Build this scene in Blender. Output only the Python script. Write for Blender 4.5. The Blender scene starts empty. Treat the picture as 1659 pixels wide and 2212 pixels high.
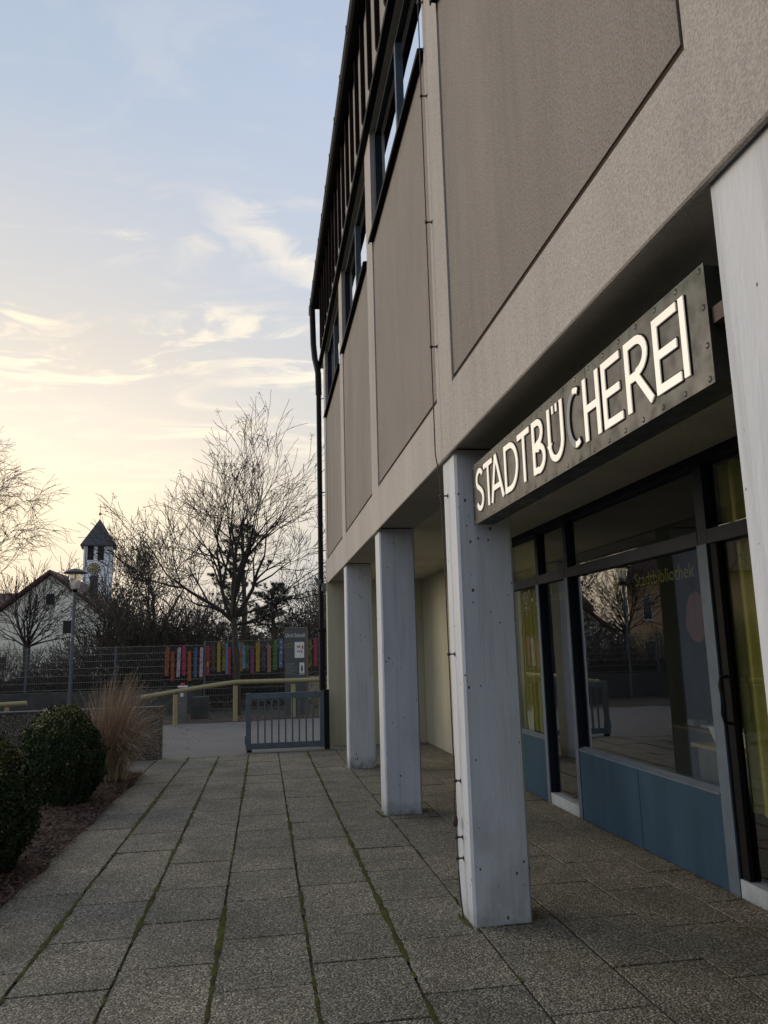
import bpy, bmesh, math, random
from mathutils import Vector, Matrix, Euler, noise
import numpy as np

scene = bpy.context.scene
COL = scene.collection
R = math.radians
random.seed(7)

# ------------------------------------------------------------------ camera
cam_d = bpy.data.cameras.new('camera')
cam = bpy.data.objects.new('camera', cam_d)
COL.objects.link(cam)
yaw, pitch, roll = R(9.005), R(10.0025), R(1.5206)
fw = Vector((math.sin(yaw)*math.cos(pitch), math.cos(yaw)*math.cos(pitch), math.sin(pitch)))
rt = Vector((math.cos(yaw), -math.sin(yaw), 0))
up = rt.cross(fw)
r2 = rt*math.cos(roll) - up*math.sin(roll)
u2 = rt*math.sin(roll) + up*math.cos(roll)
cam.matrix_world = Matrix(((r2.x, u2.x, -fw.x, 0), (r2.y, u2.y, -fw.y, 0), (r2.z, u2.z, -fw.z, 1.6), (0, 0, 0, 1)))
cam_d.sensor_fit = 'VERTICAL'; cam_d.sensor_height = 36.0
cam_d.lens = 1664.08/2212*36
cam_d.clip_start = 0.05; cam_d.clip_end = 3000
scene.camera = cam

# ------------------------------------------------------------------ world, sun, exposure
SUN_AZ, SUN_EL = R(-52), R(10)        # azimuth from +Y, negative to the left
GLOW_AZ = R(-38)                      # middle of the bright cloud glow
world = bpy.data.worlds.new('World'); scene.world = world; world.use_nodes = True
wn = world.node_tree; wn.nodes.clear()
def WN(t, **k):
    n = wn.nodes.new(t)
    for a, b in k.items(): setattr(n, a, b)
    return n
def wl(a, b): wn.links.new(a, b)
def wmath(op, a, b=None, c=None, clamp=False):
    n = WN('ShaderNodeMath', operation=op, use_clamp=clamp)
    for i, v in enumerate((a, b, c)):
        if v is None: continue
        if isinstance(v, (int, float)): n.inputs[i].default_value = v
        else: wl(v, n.inputs[i])
    return n.outputs[0]
def wramp(fac, stops):
    n = WN('ShaderNodeValToRGB'); e = n.color_ramp.elements
    while len(e) < len(stops): e.new(0.5)
    for i, (p, c) in enumerate(stops):
        e[i].position = p; e[i].color = (*c, 1)
    n.color_ramp.interpolation = 'EASE' if False else 'LINEAR'
    wl(fac, n.inputs[0]); return n.outputs[0]
def wmix(f, a, b):
    n = WN('ShaderNodeMix', data_type='RGBA')
    for s, v in ((0, f), (6, a), (7, b)):
        if isinstance(v, (int, float)): n.inputs[s].default_value = v
        elif isinstance(v, tuple): n.inputs[s].default_value = (*v, 1)
        else: wl(v, n.inputs[s])
    return n.outputs[2]
tc = WN('ShaderNodeTexCoord'); sep = WN('ShaderNodeSeparateXYZ'); wl(tc.outputs['Generated'], sep.inputs[0])
vx, vy, vz = sep.outputs
# azimuth closeness to the sun, 1 toward it, 0 opposite
hl = wmath('SQRT', wmath('ADD', wmath('MULTIPLY', vx, vx), wmath('MULTIPLY', vy, vy)))
hd = wmath('DIVIDE', wmath('ADD', wmath('MULTIPLY', vx, math.sin(GLOW_AZ)), wmath('MULTIPLY', vy, math.cos(GLOW_AZ))), wmath('MAXIMUM', hl, 0.001))
az = wmath('MULTIPLY_ADD', hd, 0.5, 0.5)
el = wmath('MAXIMUM', vz, 0.0)
warm = wramp(el, [(0.0, (.50, .42, .36)), (.06, (.74, .60, .44)), (.17, (.93, .77, .54)), (.27, (.80, .69, .55)), (.38, (.58, .54, .49)), (.60, (.36, .42, .51)), (1.0, (.22, .29, .43))])
mid = wramp(el, [(0.0, (.40, .40, .41)), (.08, (.45, .44, .43)), (.20, (.60, .55, .47)), (.32, (.52, .51, .50)), (.45, (.43, .47, .54)), (.62, (.37, .43, .54)), (1.0, (.24, .30, .42))])
cool = wramp(el, [(0.0, (.36, .38, .41)), (.15, (.40, .43, .48)), (.45, (.36, .41, .50)), (1.0, (.24, .30, .42))])
f1 = WN('ShaderNodeMapRange', interpolation_type='SMOOTHSTEP'); wl(az, f1.inputs[0]); f1.inputs[1].default_value = .85; f1.inputs[2].default_value = .992
f2 = WN('ShaderNodeMapRange', interpolation_type='SMOOTHSTEP'); wl(az, f2.inputs[0]); f2.inputs[1].default_value = .35; f2.inputs[2].default_value = .88
base = wmix(f1.outputs[0], wmix(f2.outputs[0], cool, mid), warm)
# wispy high cloud on a plane far above
inv = wmath('DIVIDE', 1.0, wmath('ADD', wmath('MAXIMUM', vz, 0.0), 0.10))
comb = WN('ShaderNodeCombineXYZ')
wl(wmath('MULTIPLY', vx, inv), comb.inputs[0]); wl(wmath('MULTIPLY', vy, inv), comb.inputs[1])
mp = WN('ShaderNodeMapping'); wl(comb.outputs[0], mp.inputs[0]); mp.inputs['Rotation'].default_value = (0, 0, R(24)); mp.inputs['Scale'].default_value = (1.0, 2.0, 1); mp.inputs['Location'].default_value = (3.1, .9, 0)
n1 = WN('ShaderNodeTexNoise'); wl(mp.outputs[0], n1.inputs['Vector']); n1.inputs['Scale'].default_value = 2.6; n1.inputs['Detail'].default_value = 10; n1.inputs['Roughness'].default_value = .60; n1.inputs['Distortion'].default_value = 1.4
n2 = WN('ShaderNodeTexNoise'); wl(comb.outputs[0], n2.inputs['Vector']); n2.inputs['Scale'].default_value = 1.3; n2.inputs['Detail'].default_value = 3
cl = WN('ShaderNodeMapRange', interpolation_type='SMOOTHSTEP'); wl(n1.outputs[0], cl.inputs[0]); cl.inputs[1].default_value = .46; cl.inputs[2].default_value = .68
cl2 = WN('ShaderNodeMapRange', interpolation_type='SMOOTHSTEP'); wl(n2.outputs[0], cl2.inputs[0]); cl2.inputs[1].default_value = .36; cl2.inputs[2].default_value = .54
band = wramp(el, [(0.0, (0, 0, 0)), (.12, (.12,)*3), (.26, (.60,)*3), (.31, (1,)*3), (.385, (1,)*3), (.43, (.35,)*3), (.50, (.30,)*3), (.56, (.10,)*3), (1, (.05,)*3)])
cm = wmath('MULTIPLY', wmath('MULTIPLY', cl.outputs[0], cl2.outputs[0]), band)
cloudcol = wmix(f2.outputs[0], (.34, .35, .38), wmix(f1.outputs[0], (.86, .76, .60), (1.10, .90, .60)))
n3 = WN('ShaderNodeTexNoise'); wl(comb.outputs[0], n3.inputs['Vector']); n3.inputs['Scale'].default_value = 1.0; n3.inputs['Detail'].default_value = 6; n3.inputs['Distortion'].default_value = .4
veil = wmath('MULTIPLY', wmath('SUBTRACT', n3.outputs[0], .42, clamp=True), .9)
sk2 = wmix(wmath('MULTIPLY', veil, band), base, wmix(f1.outputs[0], (.50, .48, .46), (.74, .60, .44)))
# one longer cirrus streak: band along a line on the cloud plane
P0, P1 = (-.145, 1.302), (.139, 1.65)
cdx, cdy = P1[0]-P0[0], P1[1]-P0[1]; cl_ = math.hypot(cdx, cdy); cdx /= cl_; cdy /= cl_
px_ = wmath('MULTIPLY', vx, inv); py_ = wmath('MULTIPLY', vy, inv)
dx_ = wmath('SUBTRACT', px_, P0[0]); dy_ = wmath('SUBTRACT', py_, P0[1])
cu = wmath('ADD', wmath('MULTIPLY', dx_, cdx), wmath('MULTIPLY', dy_, cdy))
cv = wmath('SUBTRACT', wmath('MULTIPLY', dx_, -cdy), wmath('MULTIPLY', dy_, -cdx))
n4 = WN('ShaderNodeTexNoise'); wl(comb.outputs[0], n4.inputs['Vector']); n4.inputs['Scale'].default_value = 7; n4.inputs['Detail'].default_value = 8; n4.inputs['Roughness'].default_value = .65; n4.inputs['Distortion'].default_value = .8
cvn = wmath('ABSOLUTE', wmath('ADD', cv, wmath('MULTIPLY_ADD', n4.outputs[0], .22, -.11)))
mv = WN('ShaderNodeMapRange', interpolation_type='SMOOTHSTEP'); wl(cvn, mv.inputs[0]); mv.inputs[1].default_value = .075; mv.inputs[2].default_value = 0
mu = WN('ShaderNodeMapRange', interpolation_type='SMOOTHSTEP'); wl(cu, mu.inputs[0]); mu.inputs[1].default_value = 0; mu.inputs[2].default_value = cl_*.45
mu2 = WN('ShaderNodeMapRange', interpolation_type='SMOOTHSTEP'); wl(cu, mu2.inputs[0]); mu2.inputs[1].default_value = cl_*1.5; mu2.inputs[2].default_value = cl_*.95
cir = wmath('MULTIPLY', wmath('MULTIPLY', mu.outputs[0], mu2.outputs[0]), wmath('MULTIPLY', mv.outputs[0], wmath('MULTIPLY_ADD', n4.outputs[0], 1.6, -.15, clamp=True)))
sk3 = wmix(wmath('MULTIPLY', cm, .85), sk2, cloudcol)
sky_col = wmix(wmath('MULTIPLY', cir, .6), sk3, cloudcol)
nish = WN('ShaderNodeTexSky', sky_type='NISHITA', sun_disc=False)
nish.sun_elevation = SUN_EL; nish.sun_rotation = SUN_AZ; nish.dust_density = 2.0
bg1 = WN('ShaderNodeBackground'); wl(nish.outputs[0], bg1.inputs[0]); bg1.inputs[1].default_value = 0.05
bg2 = WN('ShaderNodeBackground'); wl(sky_col, bg2.inputs[0]); bg2.inputs[1].default_value = 0.96
ms = WN('ShaderNodeMixShader'); ms.inputs[0].default_value = .90
wl(bg1.outputs[0], ms.inputs[1]); wl(bg2.outputs[0], ms.inputs[2])
wo = WN('ShaderNodeOutputWorld'); wl(ms.outputs[0], wo.inputs[0])

sun_d = bpy.data.lights.new('sun', 'SUN'); sun_d.energy = 1.25; sun_d.angle = R(35); sun_d.color = (1.0, .86, .70)
sun = bpy.data.objects.new('sun', sun_d); COL.objects.link(sun)
sd = Vector((math.sin(SUN_AZ)*math.cos(SUN_EL), math.cos(SUN_AZ)*math.cos(SUN_EL), math.sin(SUN_EL)))
sun.rotation_euler = sd.to_track_quat('Z', 'Y').to_euler()
sun.location = (-20, 20, 15)
vs = scene.view_settings
vs.view_transform = 'Standard'; vs.look = 'None'; vs.exposure = 0.65; vs.gamma = 1.0; vs.use_curve_mapping = False

# ------------------------------------------------------------------ materials
def new_mat(name):
    m = bpy.data.materials.new(name); m.use_nodes = True
    return m, m.node_tree, m.node_tree.nodes['Principled BSDF']
def add(nt, t, **k):
    n = nt.nodes.new(t)
    for a, b in k.items(): setattr(n, a, b)
    return n
def ramp(nt, fac, stops, interp='LINEAR'):
    n = add(nt, 'ShaderNodeValToRGB'); e = n.color_ramp.elements
    n.color_ramp.interpolation = interp
    while len(e) < len(stops): e.new(0.5)
    for i, (p, c) in enumerate(stops):
        e[i].position = p; e[i].color = (*c, 1)
    nt.links.new(fac, n.inputs[0]); return n.outputs[0]
def mixc(nt, f, a, b, blend='MIX'):
    n = add(nt, 'ShaderNodeMix', data_type='RGBA', blend_type=blend)
    for s, v in ((0, f), (6, a), (7, b)):
        if isinstance(v, (int, float)): n.inputs[s].default_value = v
        elif isinstance(v, tuple): n.inputs[s].default_value = (*v, 1)
        else: nt.links.new(v, n.inputs[s])
    return n.outputs[2]
def pos(nt, scale=(1, 1, 1)):
    g = add(nt, 'ShaderNodeNewGeometry'); m = add(nt, 'ShaderNodeMapping')
    m.inputs['Scale'].default_value = scale
    nt.links.new(g.outputs['Position'], m.inputs[0]); return m.outputs[0]
def nz(nt, vec, scale, detail=4, rough=.55, dist=0):
    n = add(nt, 'ShaderNodeTexNoise'); nt.links.new(vec, n.inputs['Vector'])
    n.inputs['Scale'].default_value = scale; n.inputs['Detail'].default_value = detail
    n.inputs['Roughness'].default_value = rough; n.inputs['Distortion'].default_value = dist
    return n.outputs[0]
def bump(nt, b, h, strength, dist):
    n = add(nt, 'ShaderNodeBump'); n.inputs['Strength'].default_value = strength; n.inputs['Distance'].default_value = dist
    nt.links.new(h, n.inputs['Height']); nt.links.new(n.outputs[0], b.inputs['Normal']); return n
def sc(c, f): return tuple(min(1, x*f) for x in c)
def simple(name, col, rough=.7, var=.18, vscale=3.0, bs=0, bscale=60, bdist=.003, metal=0, spec=.5, stretch=(1, 1, 1), island=False):
    m, nt, b = new_mat(name)
    p = pos(nt, stretch)
    c = ramp(nt, nz(nt, p, vscale, 6, .6), [(.28, sc(col, 1-var)), (.72, sc(col, 1+var))])
    if island:
        oi = add(nt, 'ShaderNodeNewGeometry')
        c = mixc(nt, .65, c, ramp(nt, oi.outputs['Random Per Island'], [(0, sc(col, .5)), (.82, sc(col, 1.4)), (1, sc(col, 2.2))]))
    nt.links.new(c, b.inputs['Base Color'])
    b.inputs['Roughness'].default_value = rough; b.inputs['Metallic'].default_value = metal
    b.inputs['Specular IOR Level'].default_value = spec
    if bs: bump(nt, b, nz(nt, p, bscale, 3), bs, bdist)
    return m

def plaster(name, col, grain, gs, streak=.12, gv=.16):
    m, nt, b = new_mat(name); p = pos(nt)
    big = nz(nt, pos(nt, (1, 1, .35)), 1.3, 5, .6)
    st = nz(nt, pos(nt, (9, 9, .45)), 1.4, 5, .6)
    g = nz(nt, p, grain, 4, .65)
    c = ramp(nt, big, [(.3, sc(col, .88)), (.7, sc(col, 1.10))])
    c = mixc(nt, 1.0, c, ramp(nt, st, [(.35, (1-streak,)*3), (.62, (1+streak*.3,)*3)]), 'MULTIPLY')
    c = mixc(nt, 1.0, c, ramp(nt, g, [(.34, (1-gv*1.6,)*3), (.66, (1+gv,)*3)]), 'MULTIPLY')
    nt.links.new(c, b.inputs['Base Color']); b.inputs['Roughness'].default_value = .92
    b.inputs['Specular IOR Level'].default_value = .2
    bump(nt, b, g, .9, gs)
    return m
M = {}
M['plaster'] = plaster('smooth_render', (.450, .422, .394), 120, .005, .05, .17)
M['rough'] = plaster('rough_render', (.275, .252, .228), 110, .006, .05, .21)
M['cream'] = plaster('cream_wall', (.50, .48, .37), 60, .002, .08, .04)
M['soffit'] = plaster('soffit_concrete', (.60, .56, .47), 30, .002, .05, .08)

def column_paint():
    m, nt, b = new_mat('painted_concrete'); p = pos(nt)
    big = nz(nt, pos(nt, (2, 2, .7)), 1.6, 5, .6)
    c = ramp(nt, big, [(.3, (.51, .54, .585)), (.7, (.60, .63, .67))])
    st = nz(nt, pos(nt, (14, 14, .5)), 1.5, 5, .65)
    c = mixc(nt, 1.0, c, ramp(nt, st, [(.36, (.86, .86, .85)), (.5, (1, 1, 1))]), 'MULTIPLY')
    # dirty toe and a few smudges
    sp = add(nt, 'ShaderNodeSeparateXYZ'); nt.links.new(p, sp.inputs[0])
    sm = nz(nt, pos(nt, (1, 1, .6)), 3.4, 5, .6)
    mr = add(nt, 'ShaderNodeMapRange'); nt.links.new(sp.outputs[2], mr.inputs[0]); mr.inputs[1].default_value = 1.1; mr.inputs[2].default_value = .1
    dm = add(nt, 'ShaderNodeMath', operation='MULTIPLY'); nt.links.new(mr.outputs[0], dm.inputs[0])
    nt.links.new(ramp(nt, sm, [(.52, (0, 0, 0)), (.66, (.45, .45, .45))]), dm.inputs[1])
    c = mixc(nt, dm.outputs[0], c, (.26, .26, .25))
    mb_ = add(nt, 'ShaderNodeMapRange'); nt.links.new(sp.outputs[2], mb_.inputs[0]); mb_.inputs[1].default_value = .10; mb_.inputs[2].default_value = -.05
    gm_ = add(nt, 'ShaderNodeMath', operation='MULTIPLY'); nt.links.new(mb_.outputs[0], gm_.inputs[0]); nt.links.new(ramp(nt, nz(nt, p, 14, 5, .7), [(.35, (.2, .2, .2)), (.65, (1, 1, 1))]), gm_.inputs[1])
    c = mixc(nt, gm_.outputs[0], c, (.14, .14, .12))
    # blow holes
    vo = add(nt, 'ShaderNodeTexVoronoi'); nt.links.new(pos(nt, (17, 17, 12)), vo.inputs['Vector']); vo.inputs['Scale'].default_value = 1.5
    n_ = nz(nt, p, 7, 2)
    ho = add(nt, 'ShaderNodeMath', operation='ADD'); nt.links.new(vo.outputs['Distance'], ho.inputs[0])
    mm = add(nt, 'ShaderNodeMath', operation='MULTIPLY'); nt.links.new(n_, mm.inputs[0]); mm.inputs[1].default_value = .9
    nt.links.new(mm.outputs[0], ho.inputs[1])
    hole = ramp(nt, ho.outputs[0], [(.455, (0, 0, 0)), (.50, (1, 1, 1))])
    c = mixc(nt, hole, (.10, .10, .10), c)
    nt.links.new(c, b.inputs['Base Color']); b.inputs['Roughness'].default_value = .75
    b.inputs['Specular IOR Level'].default_value = .3
    hh = add(nt, 'ShaderNodeMath', operation='MULTIPLY_ADD'); nt.links.new(hole, hh.inputs[0]); hh.inputs[1].default_value = 1.5
    nt.links.new(nz(nt, pos(nt, (30, 30, 8)), 2, 5), hh.inputs[2])
    bump(nt, b, hh.outputs[0], .7, .003)
    return m
M['column'] = column_paint()

def aggregate(name, dark, light, tint, scale=95, wallv=False):
    m, nt, b = new_mat(name); p = pos(nt)
    vo = add(nt, 'ShaderNodeTexVoronoi'); nt.links.new(p, vo.inputs['Vector']); vo.inputs['Scale'].default_value = scale
    vo.inputs['Randomness'].default_value = 1
    sepc = add(nt, 'ShaderNodeSeparateColor'); nt.links.new(vo.outputs['Color'], sepc.inputs[0])
    c = ramp(nt, sepc.outputs[0], [(0, dark), (.3, sc(dark, 1.7)), (.62, sc(light, .62)), (.9, light), (1, sc(light, 1.55))])
    c = mixc(nt, .35, c, ramp(nt, sepc.outputs[1], [(0, sc(tint, .8)), (1, sc(tint, 1.5))]))
    c = mixc(nt, 1, c, ramp(nt, vo.outputs['Distance'], [(.25, (1, 1, 1)), (.7, (.35, .33, .30))]), 'MULTIPLY')
    big = nz(nt, p, 1.7, 6, .65)
    c = mixc(nt, 1, c, ramp(nt, big, [(.3, (.70, .69, .66)), (.5, (.98, .97, .95)), (.72, (1.22, 1.2, 1.15))]), 'MULTIPLY')
    oi = add(nt, 'ShaderNodeObjectInfo')
    c = mixc(nt, 1, c, ramp(nt, oi.outputs['Random'], [(0, (.86, .87, .87)), (1, (1.10, 1.08, 1.05))]), 'MULTIPLY')
    if not wallv:
        gr = nz(nt, p, 2.6, 5, .7)
        c = mixc(nt, ramp(nt, gr, [(.48, (0, 0, 0)), (.75, (.6, .6, .6))]), c, (.10, .105, .060))
    nt.links.new(c, b.inputs['Base Color']); b.inputs['Roughness'].default_value = .82
    b.inputs['Specular IOR Level'].default_value = .35
    inv_ = add(nt, 'ShaderNodeMath', operation='SUBTRACT'); inv_.inputs[0].default_value = 1; nt.links.new(vo.outputs['Distance'], inv_.inputs[1])
    bump(nt, b, inv_.outputs[0], 1.0, .005)
    return m
M['slab'] = aggregate('washed_aggregate', (.120, .108, .088), (.58, .53, .44), (.30, .275, .215), 94)
M['wallagg'] = aggregate('aggregate_wall', (.05, .047, .042), (.26, .24, .21), (.11, .10, .085), 60, True)
M['asphalt'] = simple('asphalt', (.150, .140, .130), .9, .12, 1.2, .5, 120, .002)
M['dirt'] = simple('joint_dirt', (.040, .036, .024), .95, .35, 12, .8, 80, .006)
M['earth'] = simple('brown_earth', (.075, .058, .04), .95, .4, 6, .8, 60, .02)
M['mulch'] = simple('bark_mulch', (.062, .035, .024), .95, .35, 14, 1, 60, .02)
M['chips'] = simple('bark_chips', (.078, .042, .026), .9, .3, 9, island=True)
M['leaf'] = simple('dry_leaf', (.20, .12, .06), .85, .3, 9, island=True)
def moss_mat():
    m, nt, b = new_mat('moss'); p = pos(nt)
    c = ramp(nt, nz(nt, p, 5.5, 6, .7), [(.32, (.050, .042, .022)), (.46, (.075, .070, .028)), (.60, (.095, .110, .026)), (.75, (.13, .16, .03))])
    nt.links.new(c, b.inputs['Base Color']); b.inputs['Roughness'].default_value = .95; b.inputs['Specular IOR Level'].default_value = .1
    bump(nt, b, nz(nt, p, 160, 3), 1, .006); return m
M['moss'] = moss_mat()
M['box'] = simple('boxwood_leaf', (.018, .033, .009), .7, .35, 7, island=True, spec=.2)
M['boxtip'] = simple('boxwood_tip', (.12, .11, .028), .6, .35, 7, island=True)
M['boxcore'] = simple('boxwood_core', (.008, .012, .005), .9)
M['reed'] = simple('dry_grass', (.32, .235, .155), .8, .3, 9, island=True)
M['bark'] = simple('tree_bark', (.062, .052, .038), .9, .3, 16, .6, 60, .01)
M['twig'] = simple('bare_twig', (.032, .024, .019), .85, .3, 6)
M['birchtwig'] = simple('birch_twig', (.085, .055, .035), .85, .3, 6)
M['darktwig'] = simple('thicket_twig', (.075, .062, .047), .9, .3, 6)
M['darkleaf'] = simple('evergreen_leaf', (.040, .040, .022), .8, .4, 3, island=True)
M['brownleaf'] = simple('withered_leaf', (.080, .064, .038), .85, .4, 3, island=True)
M['pine'] = simple('pine_needles', (.020, .030, .016), .8, .35, 3, island=True)
M['darkmetal'] = simple('dark_zinc', (.022, .020, .019), .7, .3, 6, spec=.1)
M['black'] = simple('blackened_metal', (.010, .010, .011), .7, .3, 8, spec=.08)
M['pipe'] = simple('bitumen_pipe', (.010, .009, .010), .6, .3, 12, spec=.15)
M['shade_fin'] = simple('cladding_side_shade', (.016, .010, .009), .8, .3, 8, spec=.05)  # near-black colour paints in shade on the cladding's side faces
M['grooveshade'] = simple('groove_shade', (.055, .042, .030), .9, .2, 9, spec=.1)  # dark brown painted as the shade inside the panel grooves
M['clad'] = plaster('cladding_board', (.34, .315, .285), 40, .001, .14, .05)
M['bronze'] = None
def bronze():
    m, nt, b = new_mat('patinated_bronze'); p = pos(nt)
    c = ramp(nt, nz(nt, p, 4.5, 7, .65, .6), [(.3, (.006, .007, .006)), (.55, (.012, .014, .011)), (.75, (.034, .034, .027))])
    sp = add(nt, 'ShaderNodeSeparateXYZ'); nt.links.new(p, sp.inputs[0])
    mr = add(nt, 'ShaderNodeMapRange'); nt.links.new(sp.outputs[2], mr.inputs[0]); mr.inputs[1].default_value = 2.62; mr.inputs[2].default_value = 2.72
    g = ramp(nt, nz(nt, pos(nt, (1, 1, .3)), 9, 5, .6), [(.48, (0, 0, 0)), (.66, (.6, .6, .6))])
    mm = add(nt, 'ShaderNodeMath', operation='MULTIPLY'); nt.links.new(mr.outputs[0], mm.inputs[0]); nt.links.new(g, mm.inputs[1])
    c = mixc(nt, mm.outputs[0], c, (.06, .13, .105))
    nt.links.new(c, b.inputs['Base Color']); b.inputs['Metallic'].default_value = .2
    b.inputs['Roughness'].default_value = .42
    nt.links.new(ramp(nt, nz(nt, p, 14, 5), [(.3, (.32,)*3), (.7, (.6,)*3)]), b.inputs['Roughness'])
    bump(nt, b, nz(nt, p, 7, 2), .25, .01)
    return m
M['bronze'] = bronze()
M['blue'] = simple('blue_panel', (.025, .058, .096), .75, .24, 3.5, spec=.15, stretch=(1, 1, .35))
M['navy'] = simple('navy_frame', (.012, .017, .026), .6, .3, 4, spec=.15)
M['greyframe'] = simple('grey_blue_frame', (.095, .125, .165), .7, .2, 5, spec=.2)
M['threshold'] = simple('painted_sill', (.30, .34, .38), .7, .25, 8)
M['galv'] = simple('galvanised_steel', (.11, .13, .15), .6, .2, 8, metal=.2)
M['gate'] = simple('grey_gate_paint', (.085, .115, .135), .6, .2, 12, .2, 90, .002)
M['wire'] = simple('wire_mesh', (.22, .215, .20), .5, .1, 8, metal=.5)
M['log'] = simple('peeled_log', (.36, .30, .15), .75, .25, 8, .4, 30, .004, stretch=(1, 6, 6))
M['whitepaint'] = simple('white_paint', (.72, .72, .72), .6, .06, 4)
M['rust'] = simple('rusty_iron', (.045, .028, .022), .7, .4, 40)
M['gold'] = simple('gilding', (.55, .36, .12), .35, .1, 8, metal=.8)
M['slate'] = simple('slate_roof', (.060, .058, .062), .7, .25, 5)
M['redroof'] = simple('brown_tile_roof', (.115, .062, .052), .85, .2, 4)
M['housewall'] = plaster('pale_green_render', (.84, .85, .72), 20, .002, .05, .03)
M['churchwall'] = plaster('white_church_render', (.88, .92, .95), 10, .002, .04, .02)
M['orangewall'] = plaster('apricot_render', (.55, .36, .20), 20, .002, .05, .03)
M['winglass'] = simple('dark_window_glass', (.02, .025, .03), .12, .1, 2)
M['steleface'] = simple('grey_stele_paint', (.085, .092, .095), .5, .06, 2)
M['steleside'] = simple('weathered_steel_edge', (.16, .125, .10), .7, .2, 8)
M['greyprint'] = simple('grey_print', (.22, .23, .22), .6, .1, 4)
M['whiteprint'] = simple('white_print', (.75, .77, .78), .6, .05, 4)
M['yellowprint'] = simple('yellow_print', (.35, .30, .04), .6, .1, 4)
M['redprint'] = simple('red_print', (.50, .03, .03), .6, .1, 4)
M['darkprint'] = simple('dark_print', (.03, .03, .035), .6, .1, 4)
M['sandpaint'] = simple('sand_wall', (.50, .43, .29), .8, .1, 2)
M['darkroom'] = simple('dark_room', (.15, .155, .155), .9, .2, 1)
M['roomfloor'] = simple('room_floor', (.10, .085, .07), .6, .2, 2)
M['book'] = simple('paper', (.75, .73, .68), .8, .05, 3)
M['wood'] = simple('pale_wood', (.35, .24, .12), .6, .2, 6)
M['concblock'] = simple('dark_concrete', (.075, .072, .066), .9, .3, 4, .5, 40, .004)
M['lampcap'] = simple('lamp_cap', (.085, .07, .07), .5, .2, 6, metal=.4)
M['cabinet'] = simple('grey_cabinet', (.14, .14, .135), .7, .15, 5)

def curtain_mat():
    m, nt, b = new_mat('yellow_curtain'); p = pos(nt)
    c = ramp(nt, nz(nt, pos(nt, (1, 1, .3)), 4, 4), [(.3, (.72, .62, .12)), (.7, (.85, .76, .20))])
    nt.links.new(c, b.inputs['Base Color']); b.inputs['Roughness'].default_value = .85
    tr = add(nt, 'ShaderNodeBsdfTranslucent'); nt.links.new(c, tr.inputs[0])
    mx = add(nt, 'ShaderNodeMixShader'); mx.inputs[0].default_value = .25
    nt.links.new(b.outputs[0], mx.inputs[1]); nt.links.new(tr.outputs[0], mx.inputs[2])
    nt.links.new(mx.outputs[0], nt.nodes['Material Output'].inputs[0]); return m
M['curtain'] = curtain_mat()
def glass(name, tint, ior=1.5, rough=0.0, k=2.8):
    m, nt, b = new_mat(name); nt.nodes.remove(b)
    fr = add(nt, 'ShaderNodeFresnel'); fr.inputs[0].default_value = ior
    ml = add(nt, 'ShaderNodeMath', operation='MULTIPLY', use_clamp=True); nt.links.new(fr.outputs[0], ml.inputs[0]); ml.inputs[1].default_value = k
    tr = add(nt, 'ShaderNodeBsdfTransparent'); tr.inputs[0].default_value = (*tint, 1)
    gl = add(nt, 'ShaderNodeBsdfGlossy'); gl.inputs['Roughness'].default_value = rough; gl.inputs[0].default_value = (.95, .97, 1, 1)
    bp = add(nt, 'ShaderNodeBump'); bp.inputs['Strength'].default_value = .03; bp.inputs['Distance'].default_value = .02
    nt.links.new(nz(nt, pos(nt), 1.6, 2), bp.inputs['Height']); nt.links.new(bp.outputs[0], gl.inputs['Normal'])
    ge = add(nt, 'ShaderNodeNewGeometry'); fb = add(nt, 'ShaderNodeMath', operation='SUBTRACT'); fb.inputs[0].default_value = 1; nt.links.new(ge.outputs['Backfacing'], fb.inputs[1])
    mf = add(nt, 'ShaderNodeMath', operation='MULTIPLY'); nt.links.new(ml.outputs[0], mf.inputs[0]); nt.links.new(fb.outputs[0], mf.inputs[1])
    mx = add(nt, 'ShaderNodeMixShader'); nt.links.new(mf.outputs[0], mx.inputs[0])
    nt.links.new(tr.outputs[0], mx.inputs[1]); nt.links.new(gl.outputs[0], mx.inputs[2])
    nt.links.new(mx.outputs[0], nt.nodes['Material Output'].inputs[0]); return m
M['glass'] = glass('shop_glass', (.80, .84, .84))
M['upglass'] = glass('upper_window_glass', (.45, .50, .52), 1.6)
M['lampglass'] = glass('lamp_glass', (.93, .92, .88), 1.3, k=1.5)
_nt = M['lampglass'].node_tree; _o = _nt.nodes['Material Output']; _src = _o.inputs[0].links[0].from_socket
_t = add(_nt, 'ShaderNodeBsdfTranslucent'); _t.inputs[0].default_value = (.85, .84, .80, 1)
_m = add(_nt, 'ShaderNodeMixShader'); _m.inputs[0].default_value = .32
_nt.links.new(_src, _m.inputs[1]); _nt.links.new(_t.outputs[0], _m.inputs[2]); _nt.links.new(_m.outputs[0], _o.inputs[0])
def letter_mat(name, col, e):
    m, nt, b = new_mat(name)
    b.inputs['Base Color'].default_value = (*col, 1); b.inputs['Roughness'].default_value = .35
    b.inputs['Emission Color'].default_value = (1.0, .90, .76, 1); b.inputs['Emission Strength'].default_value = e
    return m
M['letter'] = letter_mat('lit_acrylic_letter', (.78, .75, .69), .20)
M['letterdead'] = letter_mat('unlit_letter', (.11, .13, .18), 0)

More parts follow.
